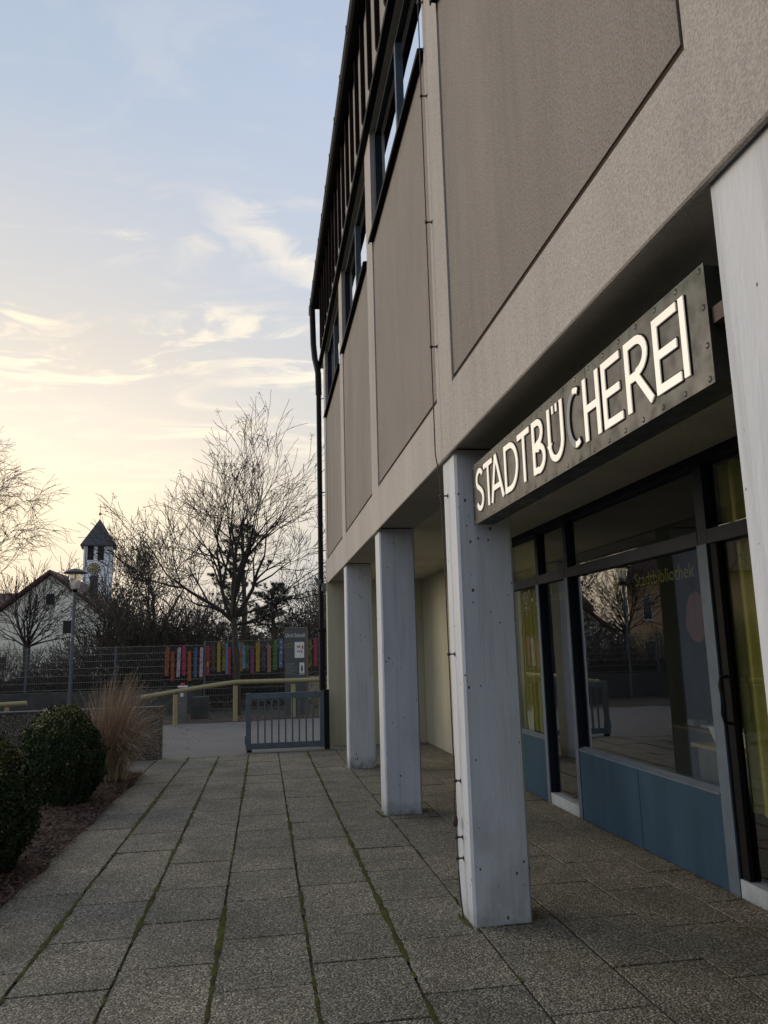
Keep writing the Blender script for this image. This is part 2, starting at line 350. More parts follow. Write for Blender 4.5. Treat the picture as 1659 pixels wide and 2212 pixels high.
# ------------------------------------------------------------------ mesh helpers
class MB:
    def __init__(s): s.v = []; s.f = []; s.sm = []
    def add(s, vs, fs, smooth=False):
        o = len(s.v); s.v.extend(vs); s.f.extend([tuple(i+o for i in f) for f in fs]); s.sm.extend([smooth]*len(fs)); return s
    def box(s, x0, x1, y0, y1, z0, z1):
        return s.add([(x0, y0, z0), (x1, y0, z0), (x1, y1, z0), (x0, y1, z0), (x0, y0, z1), (x1, y0, z1), (x1, y1, z1), (x0, y1, z1)],
                     [(0, 3, 2, 1), (4, 5, 6, 7), (0, 1, 5, 4), (1, 2, 6, 5), (2, 3, 7, 6), (3, 0, 4, 7)])
    def prism(s, poly, axis, a, b):
        n = len(poly); vs = []
        for t in (a, b):
            for (p, q) in poly:
                vs.append({'x': (t, p, q), 'y': (p, t, q), 'z': (p, q, t)}[axis])
        fs = [tuple(range(n)), tuple(range(2*n-1, n-1, -1))] + [(i, i+n, (i+1) % n+n, (i+1) % n) for i in range(n)]
        return s.add(vs, fs)
    def tube(s, pts, rad, sides=6, cap=True, smooth=True):
        pts = [Vector(p) for p in pts]; n = len(pts)
        if isinstance(rad, (int, float)): rad = [rad]*n
        vs = []; ref = None
        for i, p in enumerate(pts):
            d = (pts[min(i+1, n-1)]-pts[max(i-1, 0)])
            if d.length < 1e-9: d = Vector((0, 0, 1))
            d.normalize()
            if ref is None: ref = Vector((0, 0, 1)) if abs(d.z) < .9 else Vector((1, 0, 0))
            a = d.cross(ref)
            if a.length < 1e-4: a = d.cross(Vector((1, .3, .2)))
            a.normalize(); b = d.cross(a)
            for k in range(sides):
                t = 2*math.pi*k/sides
                vs.append(tuple(p+(a*math.cos(t)+b*math.sin(t))*rad[i]))
        fs = []
        for i in range(n-1):
            for k in range(sides):
                k2 = (k+1) % sides
                fs.append((i*sides+k, (i+1)*sides+k, (i+1)*sides+k2, i*sides+k2))
        s.add(vs, fs, smooth)
        if cap: s.add([vs[k] for k in range(sides)]+[vs[(n-1)*sides+k] for k in range(sides)], [tuple(range(sides)), tuple(range(2*sides-1, sides-1, -1))])
        return s
    def lathe(s, prof, c=(0, 0, 0), seg=24):
        n = len(prof); vs = []
        for k in range(seg):
            t = 2*math.pi*k/seg
            for r, z in prof: vs.append((c[0]+r*math.cos(t), c[1]+r*math.sin(t), c[2]+z))
        fs = []
        for k in range(seg):
            k2 = (k+1) % seg
            for i in range(n-1): fs.append((k*n+i, k2*n+i, k2*n+i+1, k*n+i+1))
        return s.add(vs, fs, True)
    def build(s, name, mat, parent=None, kind=None, off=None, bevel=0):
        me = bpy.data.meshes.new(name)
        vs = s.v if off is None else [(a-off[0], b-off[1], c-off[2]) for a, b, c in s.v]
        me.from_pydata(vs, [], s.f); me.polygons.foreach_set('use_smooth', s.sm); me.update()
        me.materials.append(mat)
        o = bpy.data.objects.new(name, me); COL.objects.link(o)
        if parent is not None: o.parent = parent
        elif off is not None: o.location = off
        if kind: o['kind'] = kind
        if bevel:
            b = o.modifiers.new('bevel', 'BEVEL'); b.width = bevel; b.segments = 2; b.limit_method = 'ANGLE'
        return o
def pbuild(mb, name, mat, parent, bevel=0, kind=None):
    """build under an Empty / thing, converting world coordinates to the parent's frame"""
    p = parent
    loc = Vector((0, 0, 0))
    while p is not None: loc += p.location; p = p.parent
    return mb.build(name, mat, parent, kind, tuple(loc), bevel)
def thing(name, label, cat, loc=(0, 0, 0), group=None):
    o = bpy.data.objects.new(name, None); COL.objects.link(o); o.location = loc; o.empty_display_size = .1
    o['label'] = label; o['category'] = cat
    if group: o['group'] = group
    return o
def tag(o, label, cat, group=None):
    o['label'] = label; o['category'] = cat
    if group: o['group'] = group
    return o
def bx(*a): return MB().box(*a)
def gz(y): return -.0115*(min(y, 26)-4.6)
def text_mb(txt, size, extrude=0.0015):
    cu = bpy.data.curves.new('txt', 'FONT'); cu.body = txt; cu.size = size; cu.extrude = extrude; cu.resolution_u = 3
    cu.align_x = 'CENTER'; cu.align_y = 'CENTER'
    o = bpy.data.objects.new('txt', cu); COL.objects.link(o)
    dg = bpy.context.evaluated_depsgraph_get(); me = o.evaluated_get(dg).to_mesh()
    vs = [tuple(v.co) for v in me.vertices]; fs = [tuple(p.vertices) for p in me.polygons]
    o.evaluated_get(dg).to_mesh_clear()
    bpy.data.objects.remove(o); bpy.data.curves.remove(cu)
    return vs, fs

# ================================================================== GROUND
S = -.0115
def slope_sheet(x0, x1, y0, y1, dz, name, mat, parent=None, ny=1):
    ys = [y0+(y1-y0)*i/ny for i in range(ny+1)]
    vs = []; fs = []
    for y in ys: vs += [(x0, y, gz(y)+dz), (x1, y, gz(y)+dz)]
    for i in range(ny): fs.append((2*i, 2*i+1, 2*i+3, 2*i+2))
    return MB().add(vs, fs).build(name, mat, parent)
g = MB().add([(-900, 26, gz(26)-.03), (900, 26, gz(26)-.03), (900, 1500, -.6), (-900, 1500, -.6),
              (-900, -60, .3), (900, -60, .3)], [(0, 1, 2, 3), (4, 5, 1, 0)])
g = MB().add([(-900, -200, gz(0)-.30), (900, -200, gz(0)-.30), (900, 26, gz(26)-.06), (-900, 26, gz(26)-.06), (900, 1500, -.8), (-900, 1500, -.8)],
             [(0, 1, 2, 3), (3, 2, 4, 5)]).build('ground', M['earth'], None, 'structure')
road = slope_sheet(-30, 30, 13.72, 21.4, -.006, 'asphalt_path', M['asphalt'], None, 6); road['kind'] = 'structure'
road2 = MB().add([(-30, -8, -.03), (-3.6, -8, -.03), (-3.6, 13.4, gz(13.4)-.03), (-30, 13.4, gz(13.4)-.03)], [(0, 1, 2, 3)]).build('asphalt_yard', M['asphalt'], None, 'structure')
# moss fringe at the asphalt's far edge: earth verge with leaf litter
verge = MB()
for i in range(60):
    x0 = -9+i*.3; x1 = x0+.3
    def yb(x): return 21.0+.12*math.sin(x*2.3)+.10*math.sin(x*5.1)+.35*(x+2.2)*.30
    verge.add([(x0, yb(x0), gz(21)+.002), (x1, yb(x1), gz(21)+.002), (x1, 26, gz(26)+.06), (x0, 26, gz(26)+.06)], [(0, 1, 2, 3)])
verge.build('verge', M['earth'], None, 'structure')

# paving bed and slabs
bed = slope_sheet(-1.72, 2.99, -2.5, 13.74, -.009, 'paving', M['dirt']); bed['kind'] = 'structure'
bed2 = slope_sheet(-3.7, -1.72, 11.95, 13.74, -.009, 'paving_strip', M['dirt']); bed2['kind'] = 'structure'
def slab_mesh(w, l):
    bm = bmesh.new(); bmesh.ops.create_cube(bm, size=1)
    for v in bm.verts: v.co.x *= w; v.co.y *= l; v.co.z = v.co.z*.06-.03
    tope = [e for e in bm.edges if all(v.co.z > -.01 for v in e.verts)]
    bmesh.ops.bevel(bm, geom=tope, offset=.0015, segments=1, affect='EDGES')
    me = bpy.data.meshes.new('slab'); bm.to_mesh(me); bm.free(); me.materials.append(M['slab']); return me
PX, PY = .49, .71
smesh = {}
phase = {-3: 4.55, -2: 4.25, -1: 5.18, 0: 4.80, 1: 5.04, 2: 5.27, 3: 4.22, 4: 4.66, 5: 4.42, 6: 4.75, -4: 4.1, -5: 4.5, -6: 4.2, -7: 4.6}
rs = random.Random(3)
joints_t = []
for k in range(-7, 7):
    # column k spans x from .245+.49*(k-1) to .245+.49*k
    xa = .245+PX*(k-1); xb = xa+PX
    xb = min(xb, 2.965); xa = max(xa, -3.68)
    if xb-xa < .1: continue
    y0 = 11.97 if k < -3 else .6
    ph = phase[k] - math.ceil((phase[k]-y0)/PY)*PY
    y = ph
    while y < 13.72:
        a, b_ = max(y, y0), min(y+PY, 13.72)
        if b_-a > .12:
            gap = .013 if rs.random() < .8 else .022
            w = round(xb-xa-.016, 3); l = round(b_-a-gap, 3)
            if (w, l) not in smesh: smesh[(w, l)] = slab_mesh(w, l)
            o = bpy.data.objects.new('slab', smesh[(w, l)]); COL.objects.link(o)
            o.parent = bed if k >= -3 else bed2
            yc = (a+b_)/2
            o.location = ((xa+xb)/2+rs.uniform(-.002, .002), yc, gz(yc)+rs.uniform(-.0025, .0025))
            o.rotation_euler = (math.atan(S)+rs.uniform(-.0035, .0035), rs.uniform(-.003, .003), rs.uniform(-.003, .003))
            joints_t.append((xa, xb, b_))
        y += PY
# moss in the joints
ms_ = MB(); rm = random.Random(11)
def moss_line(p0, p1, dens, wmax):
    p0 = Vector(p0); p1 = Vector(p1); L = (p1-p0).length; d = (p1-p0)/L; n = Vector((-d.y, d.x, 0))
    st = .04; N = int(L/st)
    prev = None
    for i in range(N+1):
        p = p0+d*(i*st)
        f = noise.noise(Vector((p.x*3.1, p.y*1.1, 5.2)))*1.1+noise.noise(Vector((p.x*9, p.y*7, 1)))*.8+noise.noise(Vector((p.x*9, p.y*31, 1)))*.5
        w = max(0, (f+dens))*wmax
        cur = None
        if w > .003:
            w = min(w, wmax*1.1)
            h = .002+w*.18*rm.uniform(.6, 1.2); z = gz(p.y)
            a = p+n*(w+rm.uniform(-.004, .004)); b_ = p-n*(w+rm.uniform(-.004, .004))
            cur = [(a.x, a.y, z+.0012), (p.x+rm.uniform(-.003, .003), p.y, z+h), (b_.x, b_.y, z+.0012)]
        if cur and prev: ms_.add(prev+cur, [(0, 1, 4, 3), (1, 2, 5, 4)], True)
        prev = cur
        if cur:
            for _ in range(3):
                q = p+n*rm.uniform(-w, w)+d*rm.uniform(-st, st); z = gz(q.y)
                hh = rm.uniform(.004, .016); aa = rm.uniform(0, 6.28); ww = .003
                ms_.add([(q.x-ww*math.cos(aa), q.y-ww*math.sin(aa), z), (q.x+ww*math.cos(aa), q.y+ww*math.sin(aa), z), (q.x+rm.uniform(-.006, .006), q.y+rm.uniform(-.006, .006), z+hh)], [(0, 1, 2)])
for k, dn, wm in ((-4, .15, .022), (-3, .62, .025), (-2, .52, .020), (-1, .55, .018), (0, .55, .017), (1, .60, .020), (2, -.1, .012), (3, -.35, .010)):
    x = .245+PX*k
    moss_line((x, .8, 0), (x, 13.7, 0), dn, wm)
for xa, xb, y in joints_t:
    if y < 13.5:
        dn = rm.choice((-.35, -.2, -.05, .1)) if xa < 1.1 else rm.choice((-.5, -.3))
        if y < 9: moss_line((xa, y, 0), (xb, y, 0), dn, .010)
moss_line((.9-1.2, 13.72, 0), (1.15, 13.72, 0), .5, .03)
for x0, y0 in ((1.19, 4.66), (1.17, 7.95), (1.17, 11.34)):
    moss_line((x0, y0-.04, 0), (x0-.03, y0+.3, 0), .3, .03); moss_line((x0, y0-.012, 0), (x0+.38, y0-.012, 0), .15, .014)
ms_.build('moss', M['moss'], None, 'stuff')
# mulch bed on the left
bedm = MB()
N = 40
for i in range(N):
    for j in range(26):
        def hp(a, b_):
            y = -2+a*(14-.1)/N; x = -1.70-b_*.12
            if b_ == 0: x += .03*math.sin(y*3.1)+.02*math.sin(y*7.7)
            z = gz(y)+(.0 if b_ == 0 else .02+.02*noise.noise(Vector((x*3, y*3, 0)))+min(.05, b_*.012))
            return (x, y, z)
        bedm.add([hp(i, j), hp(i+1, j), hp(i+1, j+1), hp(i, j+1)], [(0, 1, 2, 3)], True)
bedm.build('planting_bed', M['mulch'], None, 'structure')
ch = MB(); rc = random.Random(5)
def flake(mb, x, y, z, s, rr, flat=.5):
    a = rr.uniform(0, 6.28); t = rr.uniform(-flat, flat); t2 = rr.uniform(-flat, flat)
    l = s*rr.uniform(.6, 1.4); w = s*rr.uniform(.25, .5)
    ux, uy = math.cos(a)*l, math.sin(a)*l; vx_, vy_ = -math.sin(a)*w, math.cos(a)*w
    mb.add([(x-ux-vx_, y-uy-vy_, z-l*t), (x+ux-vx_, y+uy-vy_, z+l*t-w*t2), (x+ux+vx_, y+uy+vy_, z+l*t+w*t2), (x-ux+vx_, y-uy+vy_, z-l*t+w*t2)], [(0, 1, 2, 3)])
for _ in range(15000):
    y = rc.uniform(3.5, 11.9); x = -1.66-abs(rc.gauss(0, .7))
    if x < -4: continue
    b_ = (-1.70-x)/.12
    z = gz(y)+.03+.02*noise.noise(Vector((x*3, y*3, 0)))+min(.05, max(0, b_)*.012)+rc.uniform(0, .02)
    flake(ch, x, y, z, rc.uniform(.008, .022), rc)
ch.build('bark_mulch', M['chips'], None, 'stuff')
lv = MB()
for _ in range(900):
    if rc.random() < .6:
        y = rc.uniform(3.8, 9.2); x = 2.95-abs(rc.gauss(0, .05))
    elif rc.random() < .6:
        y = rc.uniform(5, 12.2); x = -1.66+abs(rc.gauss(0, .10))
    else:
        y = rc.uniform(3.5, 13); x = rc.uniform(1.6, 2.9)
        if rc.random() < .8: continue
    flake(lv, x, y, gz(y)+.008, rc.uniform(.006, .014), rc, .35)
for _ in range(1500):
    y = rc.uniform(21.3, 22.4); x = rc.uniform(-4, 2)
    flake(lv, x, y, gz(y)+.02, rc.uniform(.012, .026), rc, .5)
lv.build('leaf_litter', M['leaf'], None, 'stuff')
# straws lying about
stw = MB()
for _ in range(60):
    if rc.random() < .5: x, y = rc.uniform(-2.3, -1.2), rc.uniform(6, 12)
    else: x, y = rc.uniform(1.8, 2.9), rc.uniform(3.6, 6)
    a = rc.uniform(0, 3.14); l = rc.uniform(.05, .16)
    stw.tube([(x, y, gz(y)+.02 if x < -1.7 else gz(y)+.006), (x+l*math.cos(a), y+l*math.sin(a), gz(y)+.01+(.03 if x < -1.7 else 0)), (x+1.9*l*math.cos(a+.2), y+1.9*l*math.sin(a+.2), gz(y)+.006+(.02 if x < -1.7 else 0))], .0012, 3, False)
stw.build('straw', M['reed'], None, 'stuff')

# ================================================================== LIBRARY BUILDING
B = thing('library_building', 'grey rendered concrete library with arcade of white columns and blue framed shopfront', 'building')
XF = 1.17
YE = 14.62
YE2 = 15.2
Y0 = -3.3
pb = lambda mb, n, m, bev=0, kind=None: pbuild(mb, n, M[m], B, bev, kind)
pb(MB().prism([(XF+.006, 2.815), (XF, 2.821), (XF, 3.24), (1.60, 3.24), (1.60, 2.85), (XF+.026, 2.85), (XF+.021, 2.815)], 'y', Y0, YE), 'edge_beam', 'plaster')
ribs = [(-1.99, -1.52), (1.30, 1.756), (4.51, 4.94), (7.72, 8.17), (10.97, 11.43), (14.22, YE)]
for a, b_ in ribs:
    pb(bx(XF, 1.34, a, b_, 3.2401, 7.3275), 'pier', 'plaster')
for (a, b_), (c, d) in zip(ribs[:-1], ribs[1:]):
    y0, y1 = b_+.002, c-.002
    pr = MB().prism([(XF+.013, 3.286), (XF+.013, 5.975), (1.60, 5.975), (1.60, 3.286)], 'y', y0+.034, y1)
    pb(pr, 'wall_panel', 'rough')
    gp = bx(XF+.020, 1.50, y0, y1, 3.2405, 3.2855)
    pb(gp, 'groove_shade_strip', 'grooveshade')  # dark strip paints the shade in the groove below and beside the panel
    pb(bx(XF+.020, 1.50, y0, y0+.0335, 3.286, 5.95), 'groove_shade_strip', 'grooveshade')
    sl = MB().prism([(1.125, 5.955), (1.125, 5.995), (1.29, 6.03), (1.29, 5.978), (1.135, 5.978), (1.135, 5.955)], 'y', y0-.0, y1+.0)
    pb(sl, 'window_sill', 'black')
    # window strip of the upper floor
    w = MB()
    w.box(1.215, 1.285, y0+.002, y0+.08, 6.035, 7.32); w.box(1.215, 1.285, y1-.08, y1-.002, 6.035, 7.32)
    ym = (y0+y1)/2
    w.box(1.225, 1.285, y0+.0805, y1-.0805, 6.035, 6.10); w.box(1.225, 1.285, y0+.0805, y1-.0805, 7.25, 7.32)
    wf = pb(w, 'window', 'navy')
    pbuild(bx(1.220, 1.284, ym-.035, ym+.035, 6.102, 7.248), 'mullion', M['greyframe'], wf)
    for p0, p1 in ((y0+.081, ym-.036), (ym+.036, y1-.081)):
        pbuild(bx(1.255, 1.262, p0, p1, 6.101, 7.249), 'pane', M['upglass'], wf)
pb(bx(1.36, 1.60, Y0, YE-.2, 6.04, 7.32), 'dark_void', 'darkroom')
pb(bx(1.286, 1.359, Y0, YE-.2, 6.99, 7.3), 'blind_box', 'darkmetal')
pb(bx(1.1705, 1.60, Y0, YE2, 7.33, 7.42), 'lintel', 'soffit')
pb(MB().prism([(1.10, 7.335), (1.10, 7.405), (1.169, 7.43), (1.169, 7.335)], 'y', Y0, YE2+.1), 'ledge_flashing', 'black')
pb(bx(1.175, 1.60, Y0, YE2, 7.4225, 8.90), 'upper_wall', 'darkmetal')
y = -2.9; i = 0
ye = [6.712-.598*8+.555*0]
fy = 6.712-.56*16
k = 0
while fy+k*.562 < YE2-.3:
    yy = fy+k*.562
    pb(bx(1.152, 1.174, yy+.035, yy+.562-.035, 7.45, 8.885), 'cladding_board', 'clad', .004)
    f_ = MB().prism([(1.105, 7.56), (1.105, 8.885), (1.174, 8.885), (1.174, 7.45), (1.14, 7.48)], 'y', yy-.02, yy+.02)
    pb(f_, 'shade_fin', 'shade_fin')  # dark piece standing in for the shaded side of the cladding profile
    k += 1
RE = 15.75
pb(MB().prism([(1.0, 8.888), (1.0, 8.95), (1.7, 9.25), (6.0, 10.2), (6.0, 9.9), (1.7, 8.888)], 'y', Y0, RE), 'roof', 'black')
gt = MB(); prof = [(.985+.0, 8.985), (.975, 8.985), (.975, 8.90), (.99, 8.865), (1.02, 8.845), (1.06, 8.845), (1.085, 8.87), (1.085, 8.886), (1.0, 8.886), (.985, 8.92)]
gt.prism(prof, 'y', Y0, RE+.05)
gt_o = pb(gt, 'gutter', 'black')
for j in range(18):
    yy = 1.5+j*.82
    pbuild(bx(.966, .9745, yy, yy+.03, 8.88, 8.99), 'gutter_bracket', M['galv'], gt_o)
# arcade ceiling, walls, end wall
pb(bx(1.6005, 2.985, Y0, YE-.26, 2.87, 2.98), 'arcade_ceiling', 'soffit')
pb(bx(2.97, 3.2, 9.42, YE-.26, gz(12)-.1, 2.8695), 'back_wall', 'cream')
pb(MB().prism([(1.165, gz(14)-.15), (3.2, gz(14)-.15), (3.2, 2.985), (1.602, 2.985), (1.602, 2.8495), (1.197, 2.8495), (1.192, 2.8145), (1.165, 2.8145)], 'y', YE-.255, YE), 'end_wall', 'cream', .008)
pb(bx(3.205, 9, 9.42, YE, -.3, 8.9), 'rear_block', 'cream')
pb(bx(1.605, 9, Y0, 9.41, 3.0, 8.9), 'upper_block', 'darkroom')
# columns
for y0, x1 in ((-1.9, 1.565), (1.44, 1.565), (4.665, 1.56), (7.95, 1.575), (11.33, 1.59)):
    x0 = 1.203; y1 = y0+.33; c = .016
    poly = [(x0+c, y0), (x1-c, y0), (x1, y0+c), (x1, y1-c), (x1-c, y1), (x0+c, y1), (x0, y1-c), (x0, y0+c)]
    z0 = gz(y0)-.06
    co = pb(MB().prism(poly, 'z', z0, 2.838), 'column', 'column')
    pbuild(MB().prism([(x0+.03, y0+.02), (x1-.02, y0+.02), (x1-.02, y1-.02), (x0+.03, y1-.02)], 'z', 2.8385, 2.8495), 'bearing_gap', M['black'], co)

# shopfront
XS = 2.97
SZ = 2.80
def mull(a, b_, z0=None):
    z0 = gz((a+b_)/2)-.02 if z0 is None else z0
    o = pb(bx(XS+.012, XS+.13, a, b_, z0, SZ-.001), 'mullion', 'navy', .004)
    pbuild(bx(XS, XS+.0115, a+.001, b_-.001, z0, 2.24), 'mullion_lit_front', M['greyframe'], o)  # lighter grey paints outside light reflected off the mullion's lower front
    return o
mulls = [(9.30, 9.415), (8.10, 8.18), (7.27, 7.35), (4.80, 4.92), (3.55, 3.62), (2.35, 2.45), (.2, .3), (-2.0, -1.9)]
for a, b_ in mulls: mull(a, b_)
pb(bx(XS-.005, XS+.13, Y0, 9.415, 2.80, 2.869), 'head_frame', 'navy')
for (d0, d1), (c0, c1) in zip(mulls[:-1], mulls[1:]):
    a, b_ = c1+.001, d0-.001          # opening from a to b
    zc = gz((a+b_)/2)
    tr = pb(bx(XS+.01, XS+.11, a, b_, 2.24, 2.34), 'transom', 'navy', .004)
    pb(bx(XS+.06, XS+.068, a, b_, 2.341, SZ-.002), 'top_pane', 'glass')
    door = c0 in (7.27, 3.55, 2.35)
    if door:
        pb(bx(XS+.005, XS+.10, a, b_, zc-.02, zc+.10), 'threshold', 'threshold', .004)
        pb(bx(XS+.06, XS+.068, a, b_, zc+.101, 2.238), 'pane', 'glass')
    else:
        n = 2 if b_-a > 2 else 1
        for q in range(n):
            p0 = a+(b_-a)*q/n; p1 = a+(b_-a)*(q+1)/n
            pb(bx(XS+.008, XS+.06, p0+(.003 if q else 0), p1-(.003 if q < n-1 else 0), zc-.02, .585), 'kick_panel', 'blue', .002)
        pb(MB().prism([(XS-.006, .588), (XS-.006, .600), (XS+.05, .625), (XS+.11, .625), (XS+.11, .588)], 'y', a, b_), 'sill_rail', 'greyframe')
        pb(bx(XS+.06, XS+.068, a, b_, .626, 2.238), 'pane', 'glass')
# door stiles of the yellow-curtained double door and its handle
dr = pb(bx(XS+.02, XS+.055, 4.715, 4.798, gz(4.7)+.101, 2.2385), 'door_stile', 'black', .006)
hd_ = MB().tube([(XS+.02, 4.74, 1.36), (XS-.03, 4.735, 1.35), (XS-.045, 4.73, 1.30), (XS-.045, 4.73, 1.12), (XS-.03, 4.735, 1.07), (XS+.02, 4.74, 1.06)], .011, 8)
pbuild(hd_, 'handle', M['black'], dr)
# room behind the glass
pb(bx(3.11, 8.9, Y0+.1, 9.29, -.1, -.05), 'room_floor', 'roomfloor')
pb(bx(8.0, 8.1, Y0+.1, 9.29, -.05, 2.86), 'room_back_wall', 'darkroom')
pb(bx(3.11, 8.0, 9.20, 9.29, -.05, 2.86), 'room_side_wall', 'darkroom')
pb(bx(3.11, 8.9, Y0+.1, 9.29, 2.871, 2.95), 'room_ceiling', 'darkroom')
pb(bx(3.11, 8.9, Y0+.0, Y0+.09, -.05, 2.86), 'room_side_wall', 'darkroom')
pb(bx(4.9, 5.2, 5.9, 6.2, -.05, 2.86), 'room_pillar', 'darkroom')

def curtain(y0, y1, z0, z1, x, label):
    c = MB(); n = int((y1-y0)*90); vs = []
    for i in range(n+1):
        t = y0+(y1-y0)*i/n
        w = .026*math.sin(t*38+1.7*math.sin(t*5))+.009*math.sin(t*91)
        for z in (z0, (z0+z1)/2, z1): vs.append((x+w, t, z))
    fs = []
    for i in range(n):
        for j in range(2): fs.append((i*3+j, i*3+j+1, (i+1)*3+j+1, (i+1)*3+j))
    return tag(c.add(vs, fs, True).build('curtain', M['curtain'], None), label, 'curtain', 'yellow curtains behind the shop glass')
curtain(2.5, 4.785, .50, 2.78, 3.115, 'long yellow pleated curtain behind the glass of the nearest door')
curtain(8.19, 9.27, .60, 2.78, 3.125, 'yellow curtain behind the narrow farthest pane, left of the near column')
# display shelves with books
def shelf(y0, y1, x0, x1, z, lab):
    t = thing('display_shelf', lab, 'shelf', (x0, y0, -.05), 'display shelves inside the library')
    pbuild(bx(x0, x1, y0, y1, z-.03, z), 'shelf_board', M['wood'], t)
    pbuild(bx(x0+.03, x1-.03, y0+.05, y1-.05, -.05, z-.031), 'shelf_base', M['cabinet'], t)
    return t
shelf(4.95, 5.9, 3.35, 3.75, .80, 'pale wood display shelf under the window, right of the pillar reflection')
shelf(6.3, 8.0, 4.3, 4.8, .72, 'pale wood display shelf deeper in the room behind the far panes')
rb_ = random.Random(2)
for i in range(5):
    yy = 5.0+i*.17
    tag(MB().prism([(3.50, .802), (3.53, .802), (3.47, .93), (3.45, .93)], 'y', yy, yy+.12).build('book', M['book'], None), ['nearest', 'second', 'middle', 'fourth', 'farthest'][i]+' of the five pale books leaning on the near display shelf', 'book', 'pale books on the near display shelf')
for i in range(6):
    yy = 6.4+i*.25
    tag(bx(4.4, 4.55, yy, yy+.13, .7205, .75+.03*(i % 2)).build('book', M['book'], None), ['nearest', 'second', 'third', 'fourth', 'fifth', 'farthest'][i]+' of the six white booklets on the far shelf', 'book', 'white booklets on the far display shelf')

# window lettering and red round sticker (flat, on the glass)
def glass_text(txt, yc, z, size, lab, mirror=False):
    vs, fs = text_mb(txt, size, .0008)
    # reading direction runs toward -Y as seen from outside
    vv = [(XS+.071-v[2], yc-v[0], z+v[1]) for v in vs]
    o = MB().add(vv, fs).build('window_lettering', GT, None)
    return tag(o, lab, 'lettering', 'yellow lettering on the shop glass')
GT = simple('olive_film', (.20, .18, .02), .8)
glass_text('Stadtbibliothek', 5.55, 2.09, .15, 'yellow word Stadtbibliothek along the top of the big pane')
glass_text('Stadtbibl', 6.55, 2.09, .15, 'fainter yellow letters left of the word Stadtbibliothek on the big pane')
glass_text('Stadtb', 7.72, 2.09, .15, 'yellow letters across the top of the narrow door pane')
glass_text('Stadtbibliothek', 4.10, 2.09, .15, 'yellow letters on the curtained door pane at the right')
st_ = MB(); n = 20
vs = [(XS+.0705, 5.12, 1.78)]+[(XS+.0705, 5.12+.13*math.cos(6.283*i/n)*(1 if i % 20 < 15 else 1.25), 1.78+.16*math.sin(6.283*i/n)*(1 if i < 12 else 1.25)) for i in range(n)]
st_.add(vs, [(0, i+1, (i+1) % n+1) for i in range(n)])
tag(st_.build('round_sticker', simple('dull_red_print', (.11, .02, .02), .8), None), 'dull red speech bubble sticker on the right edge of the big pane', 'sticker')

# ================================================================== SIGN
SX0, SX1 = 1.303, 1.433
sg = thing('library_sign', 'dark bronze box sign with white letters STADTBÜCHEREI hung between two columns', 'sign', (SX0, 1.975, 2.34))
pbuild(bx(SX0+.004, SX1, 1.98, 4.615, 2.345, 2.712), 'sign_box', M['bronze'], sg, .004)
# face sheets (two seams)
for a, b_ in ((1.975, 2.853), (2.856, 3.737), (3.740, 4.620)):
    pbuild(bx(SX0, SX0+.0035, a, b_, 2.34, 2.716), 'face_sheet', M['bronze'], sg)
rv = MB()
def dome(mb, y, z, r=.011):
    vs = [(SX0-.007, y, z)]; n = 8
    for i in range(n): vs.append((SX0-.0005, y+r*math.cos(6.283*i/n), z+r*math.sin(6.283*i/n)))
    mb.add(vs, [(0, i+1, (i+1) % n+1) for i in range(n)], True)
for i in range(20):
    yy = 2.0+i*(4.595-2.0)/19
    for z in (2.357, 2.699):
        d_ = MB(); dome(d_, yy, z); pbuild(d_, 'rivet', M['bronze'], sg)
for yy in (1.995, 4.60):
    for z in (2.46, 2.58):
        d_ = MB(); dome(d_, yy, z); pbuild(d_, 'rivet', M['bronze'], sg)
for yy in (4.616, 1.775):
    for zz in (2.52,):
        pbuild(bx(1.315, 1.385, yy, yy+(.047 if yy > 3 else .20), zz, zz+.05), 'bracket', M['rust'], sg)
LH = .262; LZ = 2.402; T = .030
def arcpts(cx, cz, rx, rz, a0, a1, n=12):
    return [(cx+rx*math.cos(R(a0+(a1-a0)*i/n)), cz+rz*math.sin(R(a0+(a1-a0)*i/n))) for i in range(n+1)]
def stroke(mb, pts, w, x0, x1, wv=None):
    # ribbon polyline in (u,z) local plane -> prism pieces, mitred
    P = [Vector(p) for p in pts]; L = []; Rr = []
    for i in range(len(P)):
        d = (P[min(i+1, len(P)-1)]-P[max(i-1, 0)]); d.normalize(); n_ = Vector((-d.y, d.x))
        ww = w/2
        if 0 < i < len(P)-1:
            d1 = (P[i]-P[i-1]).normalized(); c_ = abs(d1.dot(d)); ww = min(w, w/2/max(c_, .5))
        L.append(P[i]+n_*ww); Rr.append(P[i]-n_*ww)
    n = len(P); vs = []
    for x in (x0, x1):
        for q in L+Rr: vs.append((x, q.x, q.y))
    fs = []
    for i in range(n-1):
        fs.append((i, i+1, n+i+1, n+i)); fs.append((2*n+i, 2*n+n+i, 2*n+n+i+1, 2*n+i+1))
        fs.append((i, 2*n+i, 2*n+i+1, i+1)); fs.append((n+i, n+i+1, 3*n+i+1, 3*n+i))
    fs.append((0, n, 3*n, 2*n)); fs.append((n-1, 3*n-1, 4*n-1, 2*n-1))
    mb.add(vs, fs)
